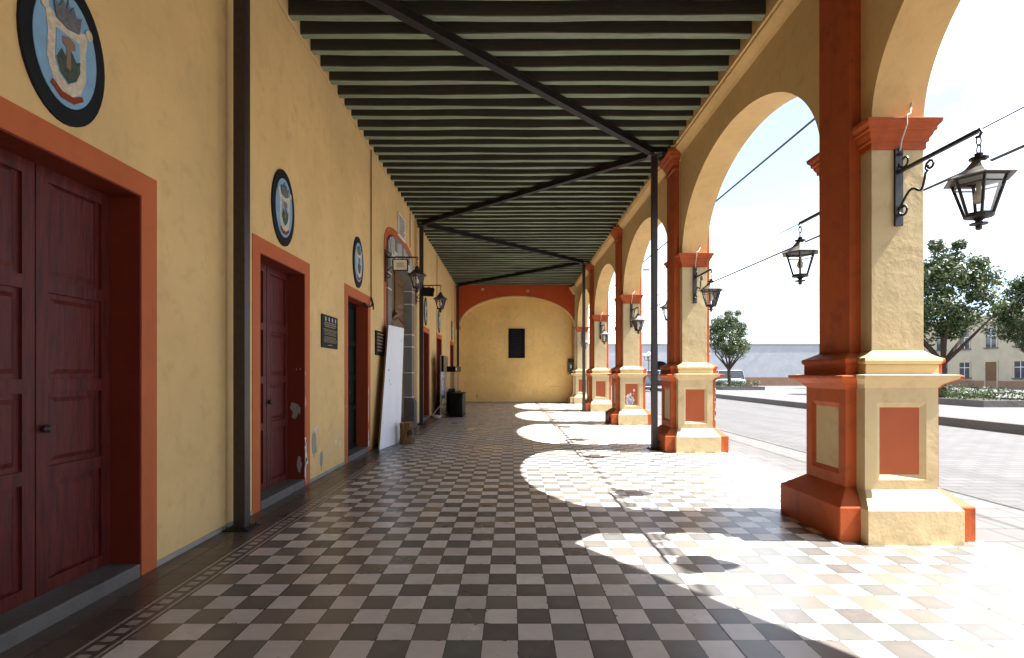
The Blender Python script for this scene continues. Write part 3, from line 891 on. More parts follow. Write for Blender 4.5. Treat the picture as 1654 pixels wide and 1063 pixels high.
# ------------------------------------------------------------------ arcade
PX = 3.53                                     # pillar axis
CY = [10.73 + 5.42 * k for k in range(-3, 4)] # -5.53 ... 26.99
AW0, AW1 = 3.293, 3.768                       # arcade wall faces
HS, AA, AB = 3.79, 2.31, 1.47
aw = thing('arcade_wall', 'ochre plastered wall of round arches carried by the pillars along the street', 'arcade', (0, 0, 0))
mb = MB()
prof = []
def add_span(c0, c1):
    c = (c0 + c1) / 2
    a = (c1 - c0) / 2 - 0.40
    for i in range(49):
        t = math.pi * (1 - i / 48)
        prof.append((c + a * math.cos(t), HS + AB * math.sin(t)))
prof.append((Y0, HS + 0.9))
t0 = 0
prof.clear()
prof.append((CY[0] - 0.40 - 2.31, HS + AB))
for i in range(1, 25):
    t = math.pi / 2 * (1 - i / 24)
    prof.append((CY[0] - 0.40 - 2.31 + 2.31 * math.cos(t), HS + AB * math.sin(t)))
for a, b in zip(CY, CY[1:]):
    add_span(a, b)
prof.append((YE + 0.1, HS))
mb.rings([[(AW0, p[0], p[1]), (AW1, p[0], p[1]), (AW1, p[0], TOP), (AW0, p[0], TOP)] for p in prof])
mb.build('spandrel', 'ochre', aw)
mb = MB()
cp = [(AW0 + 0.01, 5.725), (AW0 - 0.006, 5.725), (AW0 - 0.03, 5.755), (3.175, 5.815), (3.165, 5.825), (3.165, 5.865), (3.14, 5.87), (3.14, 6.45), (AW0 + 0.01, 6.45)]
mb.prism(cp, (0, Y0, 0), (1, 0, 0), (0, 0, 1), (0, YE - Y0 + 0.05, 0))
mb.build('cornice', 'ochre', aw)
mb = MB().tube([(3.155, Y0 + 0.5 + i * 0.9, 5.885 + 0.012 * math.sin(i * 1.7)) for i in range(33)], 0.009, 5)
mb.build('cornice_wire', 'cable', aw)

def framed_die(mb, x0, x1, y0, y1, z0, z1, face, inset, zin, depth, mi_frame=0):
    """a face of the die with a bevelled frame sinking to a panel; returns the panel's corner points"""
    ix, (za, zb) = inset, zin
    bw = 0.045
    if face in '-y+y':
        yf = y0 if face == '-y' else y1
        s = 1 if face == '-y' else -1
        P = lambda x, z, d: (x, yf + s * d, z)
        a0, a1 = x0, x1
    else:
        xf = x0 if face == '-x' else x1
        s = 1 if face == '-x' else -1
        P = lambda y, z, d: (xf + s * d, y, z)
        a0, a1 = y0, y1
    r0 = [P(a0, z0, 0), P(a1, z0, 0), P(a1, z1, 0), P(a0, z1, 0)]
    r1 = [P(a0 + ix, za, 0), P(a1 - ix, za, 0), P(a1 - ix, zb, 0), P(a0 + ix, zb, 0)]
    r2 = [P(a0 + ix + bw, za + bw, depth), P(a1 - ix - bw, za + bw, depth), P(a1 - ix - bw, zb - bw, depth), P(a0 + ix + bw, zb - bw, depth)]
    mb.rings([r0, r1, r2], 0, cap=False)
    return r2

def rect(z, x0, x1, y0, y1):
    return [(x0, y0, z), (x1, y0, z), (x1, y1, z), (x0, y1, z)]

def make_pillar(side_mat='orange'):
    t = thing('arcade_pillar', '', 'pillar', (PX, 0, 0))
    mb = MB()
    lo = [(-0.05, 0.42, 0.63), (0.30, 0.42, 0.63), (0.312, 0.412, 0.622), (0.448, 0.33, 0.45)]
    mb.rings([rect(z, -hx, hx, -hy, hy) for z, hx, hy in lo], cap=False)
    z0, z1 = 0.448, 1.365
    # die: two plain sides, two framed faces
    mb.add([(-0.33, -0.45, z0), (-0.33, 0.45, z0), (-0.33, 0.45, z1), (-0.33, -0.45, z1)], [(0, 1, 2, 3)])
    mb.add([(0.33, -0.45, z0), (0.33, 0.45, z0), (0.33, 0.45, z1), (0.33, -0.45, z1)], [(0, 1, 2, 3)])
    pf = framed_die(mb, -0.33, 0.33, -0.45, 0.45, z0, z1, '-y', 0.105, (0.535, 1.235), 0.028)
    pb = framed_die(mb, -0.33, 0.33, -0.45, 0.45, z0, z1, '+y', 0.105, (0.535, 1.235), 0.028)
    hi = [(1.365, 0.33, 0.45), (1.378, 0.34, 0.46), (1.40, 0.35, 0.48), (1.435, 0.395, 0.545), (1.450, 0.418, 0.58), (1.485, 0.43, 0.595),
          (1.492, 0.33, 0.46), (1.575, 0.33, 0.46), (1.580, 0.325, 0.452), (1.590, 0.345, 0.475), (1.612, 0.352, 0.485), (1.638, 0.345, 0.475), (1.650, 0.325, 0.455), (1.66, 0.30, 0.45), (1.705, 0.2375, 0.40), (HS + 0.02, 0.2375, 0.40)]
    mb.rings([rect(z, -hx, hx, -hy, hy) for z, hx, hy in hi], cap=False)
    mb.build('pier', 'cream', t, bevel=0.012)
    for r2, nm in ((pf, 'panel'), (pb, 'panel')):
        MB().add(r2, [(0, 1, 2, 3)]).build(nm, 'terracotta', t)
    # capital at the springing
    mb = MB()
    hy = 0.40
    cap = [(3.535, 0.0, 0.0), (3.545, 0.012, 0.015), (3.60, 0.012, 0.015), (3.605, 0.03, 0.03), (3.63, 0.03, 0.03), (3.665, 0.05, 0.05), (3.69, 0.055, 0.055), (3.695, 0.07, 0.07), (3.725, 0.072, 0.072), (3.755, 0.095, 0.10), (3.79, 0.10, 0.105)]
    mb.rings([rect(z, -0.239 - a, 0.239 + a, -0.402 - b, 0.402 + b) for z, a, b in cap])
    mb.build('capital', 'orange', t, bevel=0.005)
    for sgn in (-1, 1):
        # pilaster on each long side
        mb = MB()
        mb2 = MB()
        sec = [(-0.05, 0.605, 0.53), (0.30, 0.605, 0.53), (0.312, 0.597, 0.522), (0.448, 0.43, 0.33)]
        up = [(1.345, 0.43, 0.33), (1.365, 0.438, 0.338), (1.372, 0.452, 0.352), (1.40, 0.468, 0.372), (1.435, 0.525, 0.44), (1.447, 0.548, 0.468), (1.478, 0.556, 0.476),
              (1.484, 0.445, 0.355), (1.572, 0.445, 0.355), (1.578, 0.44, 0.35), (1.60, 0.462, 0.375), (1.634, 0.462, 0.375), (1.646, 0.44, 0.345), (1.70, 0.345, 0.25), (5.46, 0.345, 0.25)]
        def rc(z, hx, hy):
            return rect(z, *(sorted((sgn * 0.10, sgn * hx))), -hy, hy)
        mb.rings([rc(*q) for q in sec], cap=False)
        xo = sgn * 0.43
        a, b = sorted((sgn * 0.10, xo))
        z0, z1 = 0.448, 1.345
        for yy in (-0.33, 0.33):
            mb.add([(a, yy, z0), (b, yy, z0), (b, yy, z1), (a, yy, z1)], [(0, 1, 2, 3)])
        r2 = framed_die(mb, a, b, -0.33, 0.33, z0, z1, '-x' if sgn < 0 else '+x', 0.10, (0.55, 1.22), 0.022)
        mb.rings([rc(*q) for q in up], cap=False)
        # moulded head under the ceiling, wrapping the pilaster
        hd = [(5.455, 0.345, 0.25), (5.462, 0.365, 0.27), (5.505, 0.37, 0.275), (5.51, 0.352, 0.257), (5.575, 0.352, 0.257), (5.58, 0.375, 0.28), (5.615, 0.378, 0.283), (5.62, 0.395, 0.30), (5.66, 0.40, 0.305), (5.70, 0.43, 0.335), (5.705, 0.445, 0.35), (5.735, 0.447, 0.352), (5.775, 0.485, 0.39), (5.82, 0.49, 0.395)]
        pil = mb.build('pilaster', side_mat, t, bevel=0.010)
        mb = MB()
        mb.rings([rc(*q) for q in hd])
        mb.build('pilaster_head', side_mat, pil, bevel=0.004)
        MB().add(r2, [(0, 1, 2, 3)]).build('side_panel', 'cream' if side_mat == 'orange' else 'terracotta', pil)
    return t
p0 = make_pillar()
PL = ['orange and cream arcade pillar behind the viewer', 'orange and cream arcade pillar right beside the viewer', 'nearest whole orange and cream arcade pillar, farthest right in view',
      'orange and cream arcade pillar behind the nearest steel post on the street side, with an intact red panel',
      'orange and cream arcade pillar whose red panel has peeled to white and blue',
      'orange and cream arcade pillar just right of the far street side steel post',
      'cream arcade pillar standing against the end wall, partly behind the far steel post']
pillars = []
for i, c in enumerate(CY):
    if i == 6:
        o = make_pillar('cream')
    else:
        o = p0 if i == 0 else copy_tree(p0)
    o.location = (PX, c, 0)
    o['label'] = PL[i]
    o['group'] = 'pillars of the arcade'
    pillars.append(o)
pillars = pillars[1:]
CYV = CY[1:]
# peeled paint on the third pillar's panel, chips on the nearer ones
def front_blobs(pil, name, m, spots, seed, yoff=-0.4232, th=0.002):
    mb = MB()
    for i, (a, b, ra, rb) in enumerate(spots):
        mb.prism(blob(a, b, ra, rb, 14, seed + i, 0.5), (0, yoff, 0), (1, 0, 0), (0, 0, 1), (0, -th, 0))
    mb.each(name, m, pil)
front_blobs(pillars[3], 'paint_flake', 'flake', [(-0.09, 0.70, 0.085, 0.10), (-0.10, 0.82, 0.06, 0.06), (-0.04, 0.86, 0.04, 0.055), (0.02, 0.68, 0.07, 0.075), (0.03, 0.78, 0.03, 0.05), (0.075, 1.00, 0.025, 0.04), (0.055, 0.9, 0.012, 0.02)], 200)
front_blobs(pillars[3], 'old_paint', 'bluepaint', [(-0.085, 0.69, 0.055, 0.07), (0.01, 0.68, 0.045, 0.04), (-0.05, 0.64, 0.04, 0.03)], 220, -0.4256)
front_blobs(pillars[2], 'paint_flake', 'knot', [(-0.15, 0.80, 0.006, 0.012), (-0.02, 0.1, 0.02, 0.015)], 240, -0.4232)
mb = MB()
r = random.Random(77)
for k in range(16):
    z = r.uniform(0.6, 1.35) if k < 10 else r.uniform(1.8, 3.3)
    xx = 0.43 if z < 1.4 else 0.345
    yy = -0.33 if z < 1.4 else -0.25
    mb.prism(blob(xx - 0.006, z, 0.012, r.uniform(0.015, 0.05), 9, 300 + k, 0.5), (0, yy - 0.0008, 0), (1, 0, 0), (0, 0, 1), (0, -0.0025, 0))
mb.each('paint_flake', 'flake', pillars[2])
mb = MB()
for k in range(12):
    z = r.uniform(0.02, 0.3)
    mb.prism(blob(r.uniform(-0.35, 0.3), z, r.uniform(0.03, 0.10), r.uniform(0.02, 0.08), 10, 330 + k, 0.5), (-0.6065, 0, 0), (0, 1, 0), (0, 0, 1), (-0.0025, 0, 0))
mb.each('bare_patch', 'stone', pillars[3])
mb = MB()
for k in range(7):
    z = r.uniform(0.02, 0.3)
    mb.prism(blob(r.uniform(-0.35, 0.3), z, r.uniform(0.03, 0.09), r.uniform(0.02, 0.08), 10, 350 + k, 0.5), (-0.6065, 0, 0), (0, 1, 0), (0, 0, 1), (-0.0025, 0, 0))
mb.each('bare_patch', 'stone', pillars[2])

# ------------------------------------------------------------------ end wall
ew = thing('end_wall', 'ochre plastered end wall with a wide arch under a deep orange band', 'wall', (0, YE, 0))
MB().box(XW - 0.3, 3.8, 0, 0.4, -0.2, TOP).build('plaster', 'ochre_rough', ew)
XL, XR, EY = -2.60, 3.22, -0.42
ec = (XL + XR) / 2
ea = (XR - XL) / 2
arc = [(ec + ea * math.cos(math.pi * (1 - i / 60)), 3.86 + 1.52 * math.sin(math.pi * (1 - i / 60))) for i in range(61)]
mb = MB()
mb.rings([[(p[0], EY, p[1]), (p[0], -0.001, p[1]), (p[0], -0.001, 5.925), (p[0], EY, 5.925)] for p in arc])
mb.build('spandrel', 'endred', ew)
mb = MB()
ca = [(ec + (ea - 0.006) * math.cos(math.pi * (1 - i / 60)), 3.86 + 1.514 * math.sin(math.pi * (1 - i / 60))) for i in range(61)]
cb_ = [(ec + (ea - 0.075) * math.cos(math.pi * (1 - i / 60)), 3.86 + 1.45 * math.sin(math.pi * (1 - i / 60))) for i in range(61)]
mb.rings([[(p[0], EY - 0.012, p[1]), (p[0], -0.002, p[1]), (q[0], -0.002, q[1]), (q[0], EY - 0.012, q[1])] for p, q in zip(ca, cb_)])
mb.build('arch_edge', 'cream_line', ew)
mb = MB()
mb.box(XW + 0.001, XL, EY, -0.001, 0, 3.70)
mb.build('side_pier', 'ochre', ew)
mb = MB()
mb.loft([(3.70, XW + 0.001, XL + 0.01, EY - 0.01, -0.002), (3.76, XW + 0.001, XL + 0.03, EY - 0.03, -0.002), (3.80, XW + 0.001, XL + 0.06, EY - 0.06, -0.002), (3.859, XW + 0.001, XL + 0.07, EY - 0.07, -0.002)])
mb.build('impost', 'frame', ew)
mb = MB().box(XW + 0.001, XL, EY, -0.001, 3.8595, 5.925)
mb.build('corner_strip', 'endred', ew)
mb = MB()
mb.loft([(5.44, 3.12, 3.30, EY - 0.05, EY - 0.001), (5.50, 3.08, 3.30, EY - 0.08, EY - 0.001), (5.56, 3.02, 3.30, EY - 0.10, EY - 0.001), (5.62, 3.02, 3.30, EY - 0.10, EY - 0.001), (5.72, 2.94, 3.30, EY - 0.16, EY - 0.001), (5.80, 2.92, 3.30, EY - 0.17, EY - 0.001)])
mb.build('corbel', 'ochre', ew, bevel=0.008)
for k, (px_, pz_) in enumerate(((-1.40, 5.70), (0.85, 5.61))):
    mb = MB()
    for q in range(4):
        a = R(45 + 90 * q + (8 if k else -6))
        mb.prism(blob(px_ + 0.05 * math.cos(a), pz_ + 0.05 * math.sin(a), 0.032, 0.028, 9, 400 + q + 9 * k, 0.4), (0, EY - 0.0005, 0), (1, 0, 0), (0, 0, 1), (0, -0.006, 0))
    mb.prism(blob(px_, pz_, 0.02, 0.02, 8, 450 + k, 0.3), (0, EY - 0.0008, 0), (1, 0, 0), (0, 0, 1), (0, -0.006, 0))
    mb.each('plaster_scar', 'parchment', ew)
mb = MB()
mb.tube([(-2.4 + 5.5 * i / 24, EY - 0.02, 5.90 - 0.09 * math.sin(math.pi * min(1, i / 17)) + (0.02 * math.sin(i) if i > 17 else 0)) for i in range(25)], 0.010, 6)
tag(mb.build('slack_cable', 'cable_white'), 'pale slack cable sagging along the top of the end wall', 'cable')
# dark memorial plate
ep = thing('memorial_plate', 'large dark upright plate with faint lettering in the middle of the end wall', 'plaque', (0.305, YE, 3.02))
pp = MB().box(-0.415, 0.415, -0.035, -0.002, -0.75, 0.75).build('plate', 'endplaque', ep, bevel=0.01)
mb = MB()
text_lines(mb, 0, -0.34, 0.34, 0.66, -0.66, 17, 55, 0.4, True, 0.7)
mb.v = [(v[1], -0.0365 - v[0], v[2]) for v in mb.v]
mb.build('lettering', 'faint', pp)
# electric box
eb = thing('electric_box', 'grey electric meter box with looping cables and a conduit on the end wall', 'meter box', (3.03, YE, 1.83))
bx = MB().box(-0.15, 0.15, -0.16, -0.002, -0.26, 0.26).build('case', 'box_grey', eb, bevel=0.015)
MB().box(-0.03, 0.05, -0.164, -0.1605, -0.08, 0.10).build('sticker', 'white', bx)
mb = MB()
for q in range(4):
    a0 = -0.14 + q * 0.05
    mb.tube([(a0 + (0.06 + 0.03 * q) * (1 - math.cos(math.pi * i / 10)) / 1.0 * 0.8, -0.06 - 0.015 * q, 0.255 + (0.16 - 0.02 * q) * math.sin(math.pi * i / 10)) for i in range(11)], 0.014, 6)
mb.tube([(-0.05, -0.08, -0.25), (-0.09, -0.09, -0.34), (-0.12, -0.08, -0.40)], 0.012, 6)
mb.each('cable_loop', 'cable', eb)
MB().tube([(0.08, -0.035, 0.25), (0.08, -0.035, 2.0), (0.06, -0.035, 2.9)], 0.026, 8).build('conduit', 'conduit', eb)
# crack / mark near foot
mb = MB().prism(blob(-1.72, 0.34, 0.03, 0.13, 10, 9, 0.4), (0, -0.0006, 0), (1, 0, 0), (0, 0, 1), (0, -0.002, 0))
mb.prism([(1.95, 0.80), (2.55, 0.815), (2.55, 0.83), (1.95, 0.815)], (0, -0.0006, 0), (1, 0, 0), (0, 0, 1), (0, -0.002, 0))
mb.build('crack', 'plinth_brown', ew)
MB().box(-2.6, 3.0, -0.012, -0.001, 0.0, 0.055).build('skirting', 'cement', ew)
# unseen wall added behind the viewer to keep sky light off the floor
bw_ = thing('added_back_wall', 'plain ochre wall added unseen behind the viewer to keep out sky light', 'wall', (0, Y0, 0))
MB().box(XW - 0.3, 3.8, -0.3, 0, -0.2, TOP).build('plaster', 'ochre_rough', bw_)

# ------------------------------------------------------------------ steel posts and beams
def make_post():
    t = thing('steel_post', '', 'post', (0, 0, 0), 0, 'steel posts under the ceiling beams')
    h = 0.056
    MB().box(-h, h, -h, h, 0.012, 5.775).build('shaft', 'steel', t, bevel=0.006)
    b = MB().box(-0.125, 0.125, -0.125, 0.125, 0.0, 0.012).build('base_plate', 'steel_dark', t)
    mb = MB()
    for a in (-0.095, 0.095):
        for c in (-0.095, 0.095):
            mb.lathe([(0.014, 0.012), (0.014, 0.026), (0.008, 0.027), (0.008, 0.045)], 6, (a, c, 0))
    mb.each('bolt', 'iron', b)
    mb = MB().box(-0.14, 0.14, -0.14, 0.14, 5.775, 5.789)
    mb.build('head_plate', 'steel', t)
    return t
POSTS = [(-2.60, 5.20, 'dark steel post by the near doorways, before the frame of the picture'),
         (2.84, 10.65, 'dark steel post standing against the nearest pillar on the street side'),
         (-2.60, 15.67, 'dark steel post against the left wall beside the stone portal'),
         (2.865, 21.10, 'dark steel post far along the street side, before the end wall'),
         (-2.60, 26.55, 'dark steel post in the far left corner of the end wall')]
POSTS[0] = (POSTS[0][0], POSTS[0][1], 'dark steel post against the left wall between the two nearest doorways')
ps0 = make_post()
for i, (a, b, l) in enumerate(POSTS):
    o = ps0 if i == 0 else copy_tree(ps0)
    o.location = (a, b, 0)
    o['label'] = l
def beam(a, b, label, ext=0.16):
    A, B = Vector((a[0], a[1], 5.79)), Vector((b[0], b[1], 5.79))
    d = (B - A)
    L = d.length
    t = thing('steel_beam', label, 'beam', A, math.atan2(d.y, d.x), 'zigzag steel ceiling beams')
    mb = MB()
    h = 0.062
    mb.box(0.07, L - 0.07, -h, h, 0.001, 0.014)
    mb.box(0.07, L - 0.07, -h, h, 0.110, 0.122)
    mb.box(0.07, L - 0.07, -0.045, 0.045, 0.0145, 0.1095)
    mb.build('girder', 'steel_dark', t, bevel=0.003)
    return t
beam(POSTS[0], POSTS[1], 'nearest diagonal steel ceiling beam, running to the post at the nearest pillar')
beam((POSTS[1][0], POSTS[1][1] + 0.0), POSTS[2], 'second diagonal steel ceiling beam, from the nearest pillar post to the portal post')
beam(POSTS[2], POSTS[3], 'third diagonal steel ceiling beam, from the portal post to the far street side post')
beam(POSTS[3], POSTS[4], 'farthest diagonal steel ceiling beam, ending in the far left corner')
mb = MB()
for k, (a, b) in enumerate(((-2.70, 15.62), (2.98, 10.7))):
    r = random.Random(500 + k)
    for q in range(4):
        pts = [(a + r.uniform(-0.06, 0.06), b + r.uniform(-0.12, 0.12), 5.80 + r.uniform(-0.08, 0.08)) for _ in range(5)]
        mb.tube(pts, 0.010, 5)
    if k == 0:
        tag(mb.build('cable_tangle', 'cable'), 'small tangle of cables at the head of the portal post', 'cable')
    else:
        tag(mb.build('cable_tangle', 'cable'), 'small tangle of cables at the head of the nearest street side post', 'cable')
    mb = MB()
MB_ = MB().tube([(3.05, 10.28, 5.84), (3.24, 10.2, 5.83), (3.275, 10.2, 5.74), (3.275, 10.42, 5.60), (3.275, 10.43, 4.6), (3.275, 10.43, 3.83)], 0.012, 6)
tag(MB_.build('conduit', 'conduit'), 'thin ochre conduit running down beside the tall pilaster of the nearest street pillar', 'conduit')

# ------------------------------------------------------------------ lanterns
def make_lantern(arm, za, zl, roof_mat, group, plate_h=0.35):
    """wall plane y=0, arm towards -y; za: arm height, zl: lantern top"""
    t = thing('wall_lantern', '', 'lantern', (0, 0, 0), 0, group)
    mb = MB()
    mb.box(-0.035, 0.035, -0.022, 0.0, -plate_h, plate_h)
    for z in (-plate_h + 0.1, plate_h - 0.05):
        mb.lathe([(0.020, -0.008), (0.026, 0.0), (0.02, 0.008)], 8, (0, -0.03, z))
    mb.box(-0.014, 0.014, -arm, -0.022, za - 0.014, za + 0.014)
    # scrolled brace
    br = []
    for i in range(13):
        q = i / 12
        br.append((0, -0.03 - 0.30 * q - 0.05 * math.sin(q * math.pi), za - 0.34 + 0.22 * q + 0.07 * math.sin(q * math.pi * 2)))
    for i in range(10):
        a = R(-60 + 48 * i)
        rr = 0.055 - 0.0035 * i
        br.append((0, -0.33 - 0.05 + rr * math.cos(a), za - 0.075 + rr * math.sin(a) * 0.9))
    mb.tube(br, 0.011, 6)
    cu = []
    for i in range(16):
        a = R(90 - 27 * i)
        rr = 0.062 - 0.0022 * i
        cu.append((0, -0.075 + rr * math.cos(a), -plate_h + 0.13 + rr * math.sin(a)))
    mb.tube(cu, 0.010, 6)
    cu = []
    for i in range(14):
        a = R(180 + 24 * i)
        rr = 0.065 - 0.003 * i
        cu.append((0, -0.085 - rr * math.cos(a), za + 0.075 + rr * math.sin(a)))
    mb.tube(cu, 0.009, 6)
    # hook at the arm's end
    mb.tube([(0, -arm + 0.02, za), (0, -arm - 0.02, za + 0.012), (0, -arm - 0.035, za - 0.02), (0, -arm - 0.015, za - 0.05), (0, -arm + 0.012, za - 0.04)], 0.011, 6)
    mb.build('bracket', 'iron', t)
    yl = -arm - 0.01
    mb = MB()
    n = max(2, int((za - 0.05 - zl) / 0.055))
    for i in range(n):
        zc = zl + 0.02 + (i + 0.5) * (za - 0.045 - zl - 0.02) / n
        hh = 0.55 * (za - 0.045 - zl - 0.02) / n + 0.004
        ax = (1, 0) if i % 2 else (0, 1)
        mb.tube([(ax[0] * 0.018 * math.cos(2 * math.pi * j / 10), yl + ax[1] * 0.018 * math.cos(2 * math.pi * j / 10), zc + hh * math.sin(2 * math.pi * j / 10)) for j in range(11)], 0.005, 5)
    mb.build('chain', 'iron', t)
    rot = R(0)
    mb = MB()
    mb.lathe([(0.012, 0.03), (0.03, 0.02), (0.02, 0.0), (0.06, -0.008), (0.062, -0.02), (0.04, -0.022)], 12, (0, yl, zl))
    mb.build('finial', 'iron', t)
    mb = MB()
    mb.lathe([(0.03, -0.018), (0.062, -0.05), (0.105, -0.10), (0.165, -0.142), (0.225, -0.172), (0.222, -0.180), (0.16, -0.165)], 6, (0, yl, zl), 0, rot)
    mb.build('roof', roof_mat, t)
    zt, zb, rt, rb = -0.165, -0.445, 0.172, 0.086
    mb = MB()
    P = lambda j, q: (math.cos(2 * math.pi * j / 6 + rot) * (rt + (rb - rt) * q), yl + math.sin(2 * math.pi * j / 6 + rot) * (rt + (rb - rt) * q), zl + zt + (zb - zt) * q)
    for j in range(6):
        mb.tube([P(j, 0), P(j, 1)], 0.011, 5)
        mb.tube([P(j, 0.03), P(j + 1, 0.03)], 0.010, 5)
        mb.tube([P(j, 0.20), P(j + 1, 0.20)], 0.006, 5)
        mb.tube([P(j, 0.98), P(j + 1, 0.98)], 0.010, 5)
    mb.lathe([(0.095, -0.444), (0.092, -0.460), (0.045, -0.468), (0.022, -0.485), (0.022, -0.498), (0.058, -0.503), (0.058, -0.514), (0.02, -0.52), (0.022, -0.545), (0.012, -0.555)], 10, (0, yl, zl))
    mb.build('cage', 'iron', t)
    mb = MB()
    for j in range(6):
        a, b, c, d = P(j, 0.02), P(j + 1, 0.02), P(j + 1, 0.98), P(j, 0.98)
        k = 0.975
        q = [(p[0] * k, yl + (p[1] - yl) * k, p[2]) for p in (a, b, c, d)]
        mb.add(q, [(0, 1, 2, 3)])
    mb.build('pane', 'glass', t)
    mb = MB().lathe([(0.014, -0.20), (0.016, -0.25), (0.034, -0.29), (0.038, -0.32), (0.025, -0.35), (0.005, -0.36)], 10, (0, yl, zl))
    mb.build('bulb', 'bulb', t, smooth=True)
    return t
GP = 'lanterns on the arcade pillars'
la = make_lantern(0.84, 0.14, -0.055, 'tin', GP)
front = {1: 'pale roofed black lantern on the near face of the big pillar at the far right', 2: 'pale roofed black lantern facing us on the pillar by the nearest street side post',
         3: 'pale roofed black lantern on the near face of the pillar with the peeled panel', 4: 'small pale roofed lantern on the near face of the pillar after the peeled one',
         5: 'smallest pale roofed lantern, on the last pillar against the end wall'}
back = {1: 'pale roofed lantern on the far face of the big pillar at the far right', 2: 'pale roofed lantern half hidden behind the nearest street side pillar',
        3: 'pale roofed lantern hidden behind the pillar with the peeled panel', 4: 'pale roofed lantern hidden behind the pillar after the peeled one'}
first = True
for i in (1, 2, 3, 4, 5):
    for d, L in ((-1, front), (1, back)):
        if i not in L:
            continue
        o = la if first else copy_tree(la)
        first = False
        o.location = (PX, CYV[i] + d * 0.402, 3.19)
        o.rotation_euler = (0, 0, 0 if d < 0 else math.pi)
        o['label'] = L[i]
lw = make_lantern(0.69, 0.18, -0.03, 'tin_dark', 'lanterns on the house wall')
lw.location = (XW + 0.008, 11.7, 3.84)
lw.rotation_euler = (0, 0, R(90))
lw['label'] = 'black wall lantern on a long arm in front of the stone portal arch'
l2 = copy_tree(lw, (XW + 0.06, 15.2, 3.80), R(90), 'black wall lantern just beyond the portal steel post, bulb showing')
# feed wires of the pillar lanterns
for i in (1, 2, 3, 4):
    y_ = CYV[i] - 0.512
    mb = MB().tube([(PX + 0.12, y_ + 0.10, 3.98), (PX + 0.11, y_ + 0.09, 3.93), (PX + 0.05, y_ + 0.02, 3.83), (PX, y_ - 0.005, 3.80), (PX, y_ - 0.008, 3.72), (PX, y_ + 0.06, 3.60), (PX, y_ + 0.08, 3.52)], 0.006, 6)
    lab = {1: 'white feed wire bent over the capital of the pillar at the far right', 2: 'white feed wire over the capital of the pillar by the nearest street side post', 3: 'white feed wire over the capital of the pillar with the peeled panel', 4: 'white feed wire over the capital of the pillar after the peeled one'}[i]
    tag(mb.build('feed_wire', 'cable_white'), lab, 'wire')

def floodlight(label, loc, rot):
    t = thing('floodlight', label, 'floodlight', loc)
    t.rotation_euler = rot
    c = MB().box(-0.165, 0.165, -0.02, 0.03, -0.125, 0.125).build('case', 'black', t, bevel=0.008)
    MB().add([(-0.145, -0.0215, -0.105), (0.145, -0.0215, -0.105), (0.145, -0.0215, 0.105), (-0.145, -0.0215, 0.105),
              (-0.085, -0.0225, -0.055), (0.085, -0.0225, -0.055), (0.085, -0.0225, 0.055), (-0.085, -0.0225, 0.055)],
             [(0, 1, 5, 4), (1, 2, 6, 5), (2, 3, 7, 6), (3, 0, 4, 7)]).build('reflector', 'bulb', c)
    MB().add([(-0.085, -0.0225, -0.055), (0.085, -0.0225, -0.055), (0.085, -0.0225, 0.055), (-0.085, -0.0225, 0.055)], [(0, 1, 2, 3)]).build('lens', 'parchment', c)
    mb = MB()
    for i in range(7):
        mb.box(-0.13 + i * 0.04, -0.12 + i * 0.04, 0.03, 0.055, -0.10, 0.10)
    mb.build('heat_sink', 'black', c)
    MB().tube([(-0.168, 0, 0), (-0.18, 0.0, 0.08), (-0.10, 0.0, 0.175), (0.10, 0.0, 0.175), (0.18, 0.0, 0.08), (0.168, 0, 0)], 0.009, 6).build('yoke', 'iron', t)
    return t
floodlight('black framed floodlight with a pale lens under the arm of the portal lantern', (-2.40, 11.70, 3.855), (R(8), 0, 0))
floodlight('grey backed floodlight tilted away under the second wall lantern arm', (-2.34, 15.2, 3.80), (R(-22), 0, R(200)))

# ------------------------------------------------------------------ leaning board, log, stand, display case, cabinet
wb = thing('leaning_board', 'tall white painted board leaning in front of the stone portal', 'board', (0, 0, 0))
Q = [Vector((-2.557, 10.48, 0.004)), Vector((-2.40, 11.67, 0.004)), Vector((-2.49, 12.54, 2.545)), Vector((-2.60, 11.458, 2.53))]
nrm = (Q[1] - Q[0]).cross(Q[3] - Q[0]).normalized()
if nrm.x < 0:
    nrm = -nrm
mb = MB()
mb.rings([[q - nrm * 0.004 for q in Q], [q for q in Q]])
sh_ = mb.build('sheet', 'white_board', wb)
mb = MB()
mb.rings([[q - nrm * 0.035 for q in Q], [q - nrm * 0.0045 for q in Q]])
mb.build('backing', 'ply', wb)
mb = MB()
def on_board(u, v):
    return Q[0] * (1 - u) * (1 - v) + Q[1] * u * (1 - v) + Q[2] * u * v + Q[3] * (1 - u) * v
for k, (u, v, a, b) in enumerate([(0.17, 0.615, 0.02, 0.03), (0.25, 0.53, 0.012, 0.03), (0.33, 0.50, 0.016, 0.02), (0.86, 0.88, 0.03, 0.01), (0.92, 0.90, 0.02, 0.008), (0.05, 0.2, 0.006, 0.03)]):
    c = on_board(u, v)
    e1 = (Q[1] - Q[0]).normalized()
    e2 = (Q[3] - Q[0]).normalized()
    mb.prism(blob(0, 0, a, b, 9, 600 + k, 0.5), c + nrm * 0.0006, e1, e2, nrm * 0.001)
mb.each('chip', 'ply', sh_)

